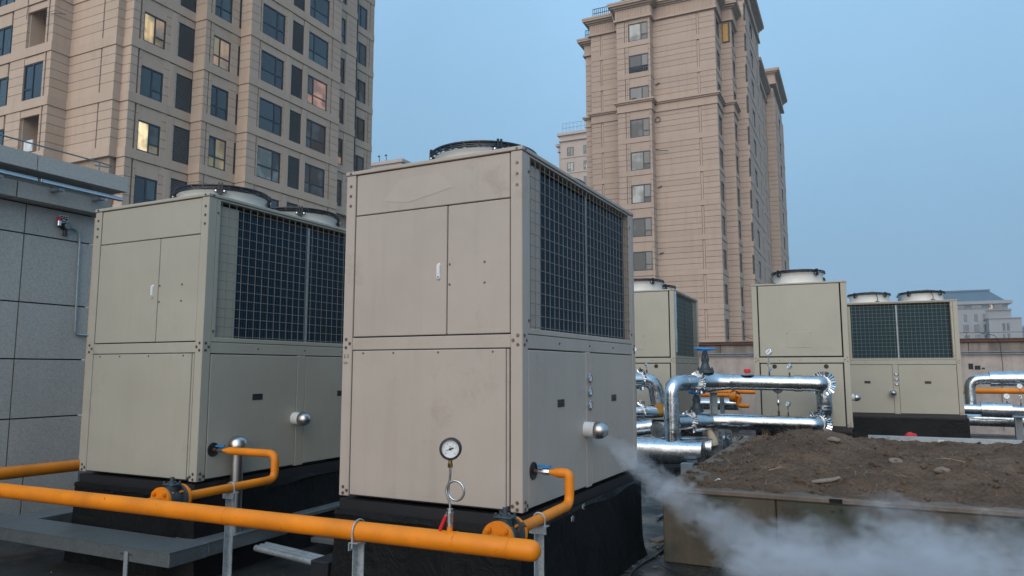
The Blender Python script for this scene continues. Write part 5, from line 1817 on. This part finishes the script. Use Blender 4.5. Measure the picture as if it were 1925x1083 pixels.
# steel supports
for (x, y, w, zt_, lb) in ((-2.00, PY - .05, .05, 1.215, 'grey steel post under the upper silver pipe'), (-3.30, 11.45, .05, 1.27, 'grey steel post beside the nearest unit under the collared pipe'), (-1.72, PY + .1, .05, .655, 'short grey post under the lower silver pipe'), (2.72, 16.7, .07, .66, 'grey steel post under the right hand pipes')):
    t = thing('steel_post', lb, 'post', (x, y, 0), 0, 'steel pipe posts', True)
    MB().box(x - w, x - w + .012, y - w, y + w, 0, zt_ - .012).box(x - w + .013, x + w, y + w - .012, y + w, 0, zt_ - .012).build('post', M['steelgrey'], t)
    MB().box(x - w * 1.5, x + w * 1.5, y - w * 1.3, y + w * 1.3, zt_ - .011, zt_).build('top_plate', M['steelgrey'], t)
sd = thing('pipe_saddle', 'grey saddle support under the nearest thick silver pipe', 'support', (-2.3, 11.0, 0), 0, None, True)
MB().box(-2.32, -2.15, 10.38, 10.52, 0, .24, .004).build('foot', M['steelgrey'], sd)
MB().box(-2.29, -2.13, 10.53, 10.85, .175, .189, .003).build('plate', M['galv'], sd)
bk = thing('foil_bucket', 'open silver foil drum with a jagged cut rim behind the planter', 'drum', (-1.68, 11.0, 0), 0, None, True)
bm_ = MB(); n = 30
vs = []
for k in range(n):
    a_ = 2 * pi * k / n
    vs.append((-1.66 + .175 * cos(a_), 11.02 + .175 * sin(a_), .0))
for k in range(n):
    a_ = 2 * pi * k / n
    vs.append((-1.66 + .18 * cos(a_), 11.02 + .18 * sin(a_), .55 + (.035 if k % 3 else -.005)))
for k in range(n):
    a_ = 2 * pi * k / n
    vs.append((-1.66 + .15 * cos(a_), 11.02 + .15 * sin(a_), .555 + (.03 if k % 3 else -.01)))
fs = [(k, (k + 1) % n, n + (k + 1) % n, n + k) for k in range(n)] + [(n + k, n + (k + 1) % n, 2 * n + (k + 1) % n, 2 * n + k) for k in range(n)]
bm_.add(vs, fs, False); bm_.build('jacket', M['foil'], bk)
MB().cyl((-1.66, 11.02, .3), (-1.66, 11.02, .5), .145, 20).build('filling', M['black'], bk)
# yellow pipes at the back
yb = thing('gas_pipe', 'upper yellow gas pipe low on the parapet between the rear units', 'pipe', (-2.8, 19.6, .4), 0, 'yellow gas pipes', True)
MB().cyl((-8, 19.2, 1.01), (-2.0, 19.4, .99), .06, 16).build('pipe', M['yellow'], yb)
yc = thing('gas_pipe', 'lower yellow gas pipe with a round elbow between the rear units', 'pipe', (-2.8, 17, .4), 0, 'yellow gas pipes', True)
MB().tube(bend([(-8, 17.1, .99), (-2.62, 17.1, .97), (-2.42, 17.1, .95), (-2.52, 17.1, .74), (-2.25, 17.1, .74)], .12), .05, 16).build('pipe', M['yellow'], yc)
MB().cyl((-2.66, 17.1, .95), (-2.52, 17.1, .95), .13, 20).build('housing', M['yellow'], yc)
MB().torus((-2.55, 17.05, .95), (.5, -1, 0), .12, .018, 24, 6).build('clamp_ring', M['rust'], yc)
yd = thing('gas_pipe', 'yellow gas pipe behind the right hand silver pipes', 'pipe', (3, 18, .4), 0, 'yellow gas pipes', True)
MB().cyl((1.9, 18.6, 1.09), (6, 18.6, 1.12), .06, 16).build('pipe', M['yellow'], yd)
tag(MB().box(-2.92, -2.83, 17.3, 17.36, 0, .95).build('steel_post', M['steelgrey']), 'slim grey post behind the lower silver pipe', 'post', 'steel pipe posts')
# galvanised beam in front of the farthest unit, red cloth, bag
be = thing('steel_beam', 'pale galvanised beam lying in front of the farthest unit', 'beam', (1.3, 13.75, 0), 0, None, True)
MB().box(.10, 3.6, 13.72, 13.80, .37, .455, .004).build('beam', M['galv'], be)
MB().box(1.12, 1.20, 13.70, 13.72, .20, .42).build('beam_leg', M['white'], be)
MB().box(3.2, 3.28, 13.73, 13.79, .0, .37).build('beam_leg', M['galv'], be)
MB().cyl((.155, 13.71, .415), (.155, 13.73, .415), .012, 10).build('bolt_hole', M['ink'], be)
b = MB(); lump(b, (.74, 13.86, .47), .10, 3.3, .45, 2)
tag(b.build('red_cloth', M['red']), 'crumpled red cloth on the beam below the farthest unit', 'cloth')
b = MB(); lump(b, (3.22, 16.70, .80), .2, 5.1, .9, 3); lump(b, (3.3, 16.66, .66), .17, 1.7, 1.0, 3)
tag(b.build('plastic_bag', M['bag']), 'white plastic wrap hanging off the right hand silver pipe', 'bag')
# things on the deck between the planter and the nearest unit
b = MB().obox((-1.66, 6.62, .035), (.05, .12, .0), (-.05, .022, 0), (0, 0, .012))
tag(b.build('wooden_board', M['wood']), 'short weathered board on the roof by the planter corner', 'board')
b = MB().obox((-1.66, 7.4, .02), (.14, .02, 0), (-.005, .03, 0), (0, 0, .012))
tag(b.build('wooden_board', M['rust']), 'brown board end on the roof behind the nearest unit', 'board')
rs = random.Random(11)
gv = MB()
for k in range(420):
    x = rs.uniform(-7, 1.5); y = rs.uniform(2.2, 11.5)
    r = .006 + .018 * rs.random() ** 3
    lump(gv, (x, y, .004 + r * .25), r, k * .61)
tag(gv.build('grit', M['rock']), 'loose grit and chips on the dark roof deck', 'grit', None, 'stuff')
for k, pts in enumerate((((-1.4, 5.0, .02), (-1.1, 5.2, .025), (-.7, 5.25, .02)), ((-.35, 4.6, .02), (-.2, 4.9, .03), (-.12, 5.15, .02)), ((-1.25, 5.6, .02), (-1.45, 5.75, .03), (-1.6, 6.1, .02)))):
    lb = ('thin wire lying on the wet deck under the steam', 'pale wire at the bottom of the picture right of the plinth', 'thin wire by the planter corner')[k]
    tag(MB().tube(pts, .004, 5).build('wire_scrap', M['galv'] if k == 1 else M['black']), lb, 'wire', 'wire scraps on the deck')
for k, (x, y, z) in enumerate(((-1.742, 4.55, .585), (-1.738, 4.75, .63))):
    m = MB()
    for j in range(5):
        a_ = j * 1.3 + k
        m.tube([(x, y, z), (x + .01, y + .02 * cos(a_), z + .012 * sin(a_)), (x + .012, y + .035 * cos(a_), z + .02 * sin(a_) - .005)], .0014, 4)
    tag(m.build('tie_wire', M['film']), ('lower', 'upper')[k] + ' pale tie wire knot on the rubber wrap of the nearest plinth', 'wire', 'tie wires')

for k, (pts, r, lb) in enumerate((
        ([(-1.72, 4.2, .012), (-1.55, 4.9, .015), (-1.66, 5.6, .012), (-1.56, 6.3, .015), (-1.7, 7.2, .012), (-1.6, 8.6, .012)], .012, 'black hose snaking along the foot of the nearest plinth'),
        ([(-4.2, 3.3, .012), (-3.7, 3.5, .014), (-3.4, 3.4, .012), (-2.9, 3.6, .014), (-2.5, 3.5, .012)], .009, 'thin black cable on the deck under the gas main'),
        ([(-1.95, 7.6, .02), (-1.9, 8.4, .02), (-2.05, 9.4, .02), (-1.95, 10.4, .02)], .016, 'grey hose on the deck behind the nearest unit'))):
    tag(MB().tube(bend(pts, .3, 8), r, 8).build('hose', M['black'] if k < 2 else M['steelgrey']), lb, 'hose', 'hoses on the deck')
lf = MB()
for k in range(160):
    x = rs.uniform(-1.75, -1.5) if k < 90 else rs.uniform(-5.5, 0); y = rs.uniform(4.2, 9.5) if k < 90 else rs.uniform(2.6, 6)
    a_ = rs.random() * 6.28; l = .012 + .03 * rs.random()
    c_ = Vector((x, y, .012 + .006 * rs.random()))
    u_ = Vector((cos(a_), sin(a_), rs.uniform(-.2, .2))) * l; w_ = Vector((-sin(a_), cos(a_), 0)) * l * .4
    lf.add([c_ - u_, c_ + w_, c_ + u_, c_ - w_], [(0, 1, 2, 3)])
tag(lf.build('litter', M['wood']), 'dry leaves and chips littering the roof deck', 'litter', None, 'stuff')

# ------------------------------------------------------------------ steam


t = bpy.data.materials.new('steam_volume')
t.use_nodes = True
nt = t.node_tree
nt.nodes.clear()
out = nt.nodes.new('ShaderNodeOutputMaterial')
pv = nt.nodes.new('ShaderNodeVolumePrincipled')
pv.inputs['Color'].default_value = (.92, .95, 1.0, 1)
pv.inputs['Anisotropy'].default_value = .1
nt.links.new(pv.outputs[0], out.inputs['Volume'])
geo = nt.nodes.new('ShaderNodeTexCoord')
sx = nt.nodes.new('ShaderNodeSeparateXYZ')
nt.links.new(geo.outputs['Object'], sx.inputs[0])


def mth(op, a, b=0.0, c=None, clamp=False):
    m = nt.nodes.new('ShaderNodeMath'); m.operation = op; m.use_clamp = clamp
    for i, val in enumerate((a, b, c)):
        if val is None: continue
        if isinstance(val, bpy.types.NodeSocket): nt.links.new(val, m.inputs[i])
        else: m.inputs[i].default_value = val
    return m.outputs[0]


# axis of the plume: s runs with x, it sinks and drifts to the front
PS = V(-1.66, 5.1, 1.05)
s_ = mth('SUBTRACT', sx.outputs['X'], PS.x)
zc = mth('MAXIMUM', .34, mth('ADD', mth('MULTIPLY', mth('POWER', mth('MAXIMUM', s_, 0.0), .85), -.66), PS.z))
yc_ = mth('ADD', mth('MULTIPLY', s_, -.10), PS.y)
rad = mth('ADD', mth('MULTIPLY', mth('POWER', mth('MAXIMUM', s_, .0), .75), .185), .055)
dz = mth('DIVIDE', mth('SUBTRACT', sx.outputs['Z'], zc), rad)
dy = mth('DIVIDE', mth('SUBTRACT', sx.outputs['Y'], yc_), mth('MULTIPLY', rad, 1.1))
nz = nt.nodes.new('ShaderNodeTexNoise')
nz.inputs['Scale'].default_value = 2.3
nz.inputs['Detail'].default_value = 5
nz.inputs['Roughness'].default_value = .62
nz.inputs['Distortion'].default_value = .5
mp = nt.nodes.new('ShaderNodeMapping')
mp.inputs['Scale'].default_value = (.75, 1, 1.15)
mp.inputs['Location'].default_value = (.9, 2.4, .3)
nt.links.new(geo.outputs['Object'], mp.inputs[0])
nt.links.new(mp.outputs[0], nz.inputs['Vector'])
d2 = mth('ADD', mth('MULTIPLY', dz, dz), mth('MULTIPLY', dy, dy))
fall = mth('SUBTRACT', 1.0, mth('SQRT', d2))
nz2 = nt.nodes.new('ShaderNodeTexNoise')
nz2.inputs['Scale'].default_value = 7.0
nz2.inputs['Detail'].default_value = 4
nz2.inputs['Roughness'].default_value = .6
nz2.inputs['Distortion'].default_value = 1.2
nt.links.new(mp.outputs[0], nz2.inputs['Vector'])
nn = mth('ADD', mth('MULTIPLY', mth('SUBTRACT', nz.outputs['Fac'], .5), 3.0), mth('MULTIPLY', mth('SUBTRACT', nz2.outputs['Fac'], .5), 1.9))
den = mth('ADD', fall, nn)
den = mth('MULTIPLY', mth('MAXIMUM', den, 0.0), 1.0)
den = mth('MINIMUM', den, 1.2)
# thins out along the way, fades in at the mouth and out before the end of the domain
fin = mth('MULTIPLY', mth('ADD', s_, .14), 5.0, None, True)
fout = mth('MULTIPLY', mth('SUBTRACT', 3.42, s_), 1.2, None, True)
edge = mth('MULTIPLY', mth('MULTIPLY', mth('SUBTRACT', 5.96, sx.outputs['Y']), 6.0, None, True), mth('MULTIPLY', mth('SUBTRACT', sx.outputs['Z'], .03), 5.0, None, True))
thin = mth('DIVIDE', 24.0, mth('ADD', 1.0, mth('MULTIPLY', mth('MAXIMUM', s_, 0.0), 2.0)))
den = mth('MULTIPLY', mth('MULTIPLY', den, thin), mth('MULTIPLY', mth('MULTIPLY', fin, fout), edge))
nt.links.new(den, pv.inputs['Density'])
so = MB().box(-1.80, 1.85, 4.15, 5.97, .025, 1.32).build('steam', t)
tag(so, 'white steam drifting from the nearest unit along the planter wall', 'steam', None, 'stuff')

# ------------------------------------------------------------------ tidy helper properties
for o in bpy.data.objects:
    if '_woff' in o:
        del o['_woff']
# ------------------------------------------------------------------ air: thin evening haze
hz = bpy.data.materials.new('evening_haze')
hz.use_nodes = True
hn = hz.node_tree
hn.nodes.clear()
ho = hn.nodes.new('ShaderNodeOutputMaterial')
hv = hn.nodes.new('ShaderNodeVolumePrincipled')
hv.inputs['Color'].default_value = (.80, .90, 1.0, 1)
hv.inputs['Density'].default_value = .0006
hn.links.new(hv.outputs[0], ho.inputs['Volume'])
hzo = MB().box(-720, 720, -720, 720, GROUND_Z - 1.0, 60.0).build('haze', hz)
hzo['kind'] = 'stuff'
hzo['label'] = 'thin blue evening haze over the whole place'
hzo['category'] = 'haze'
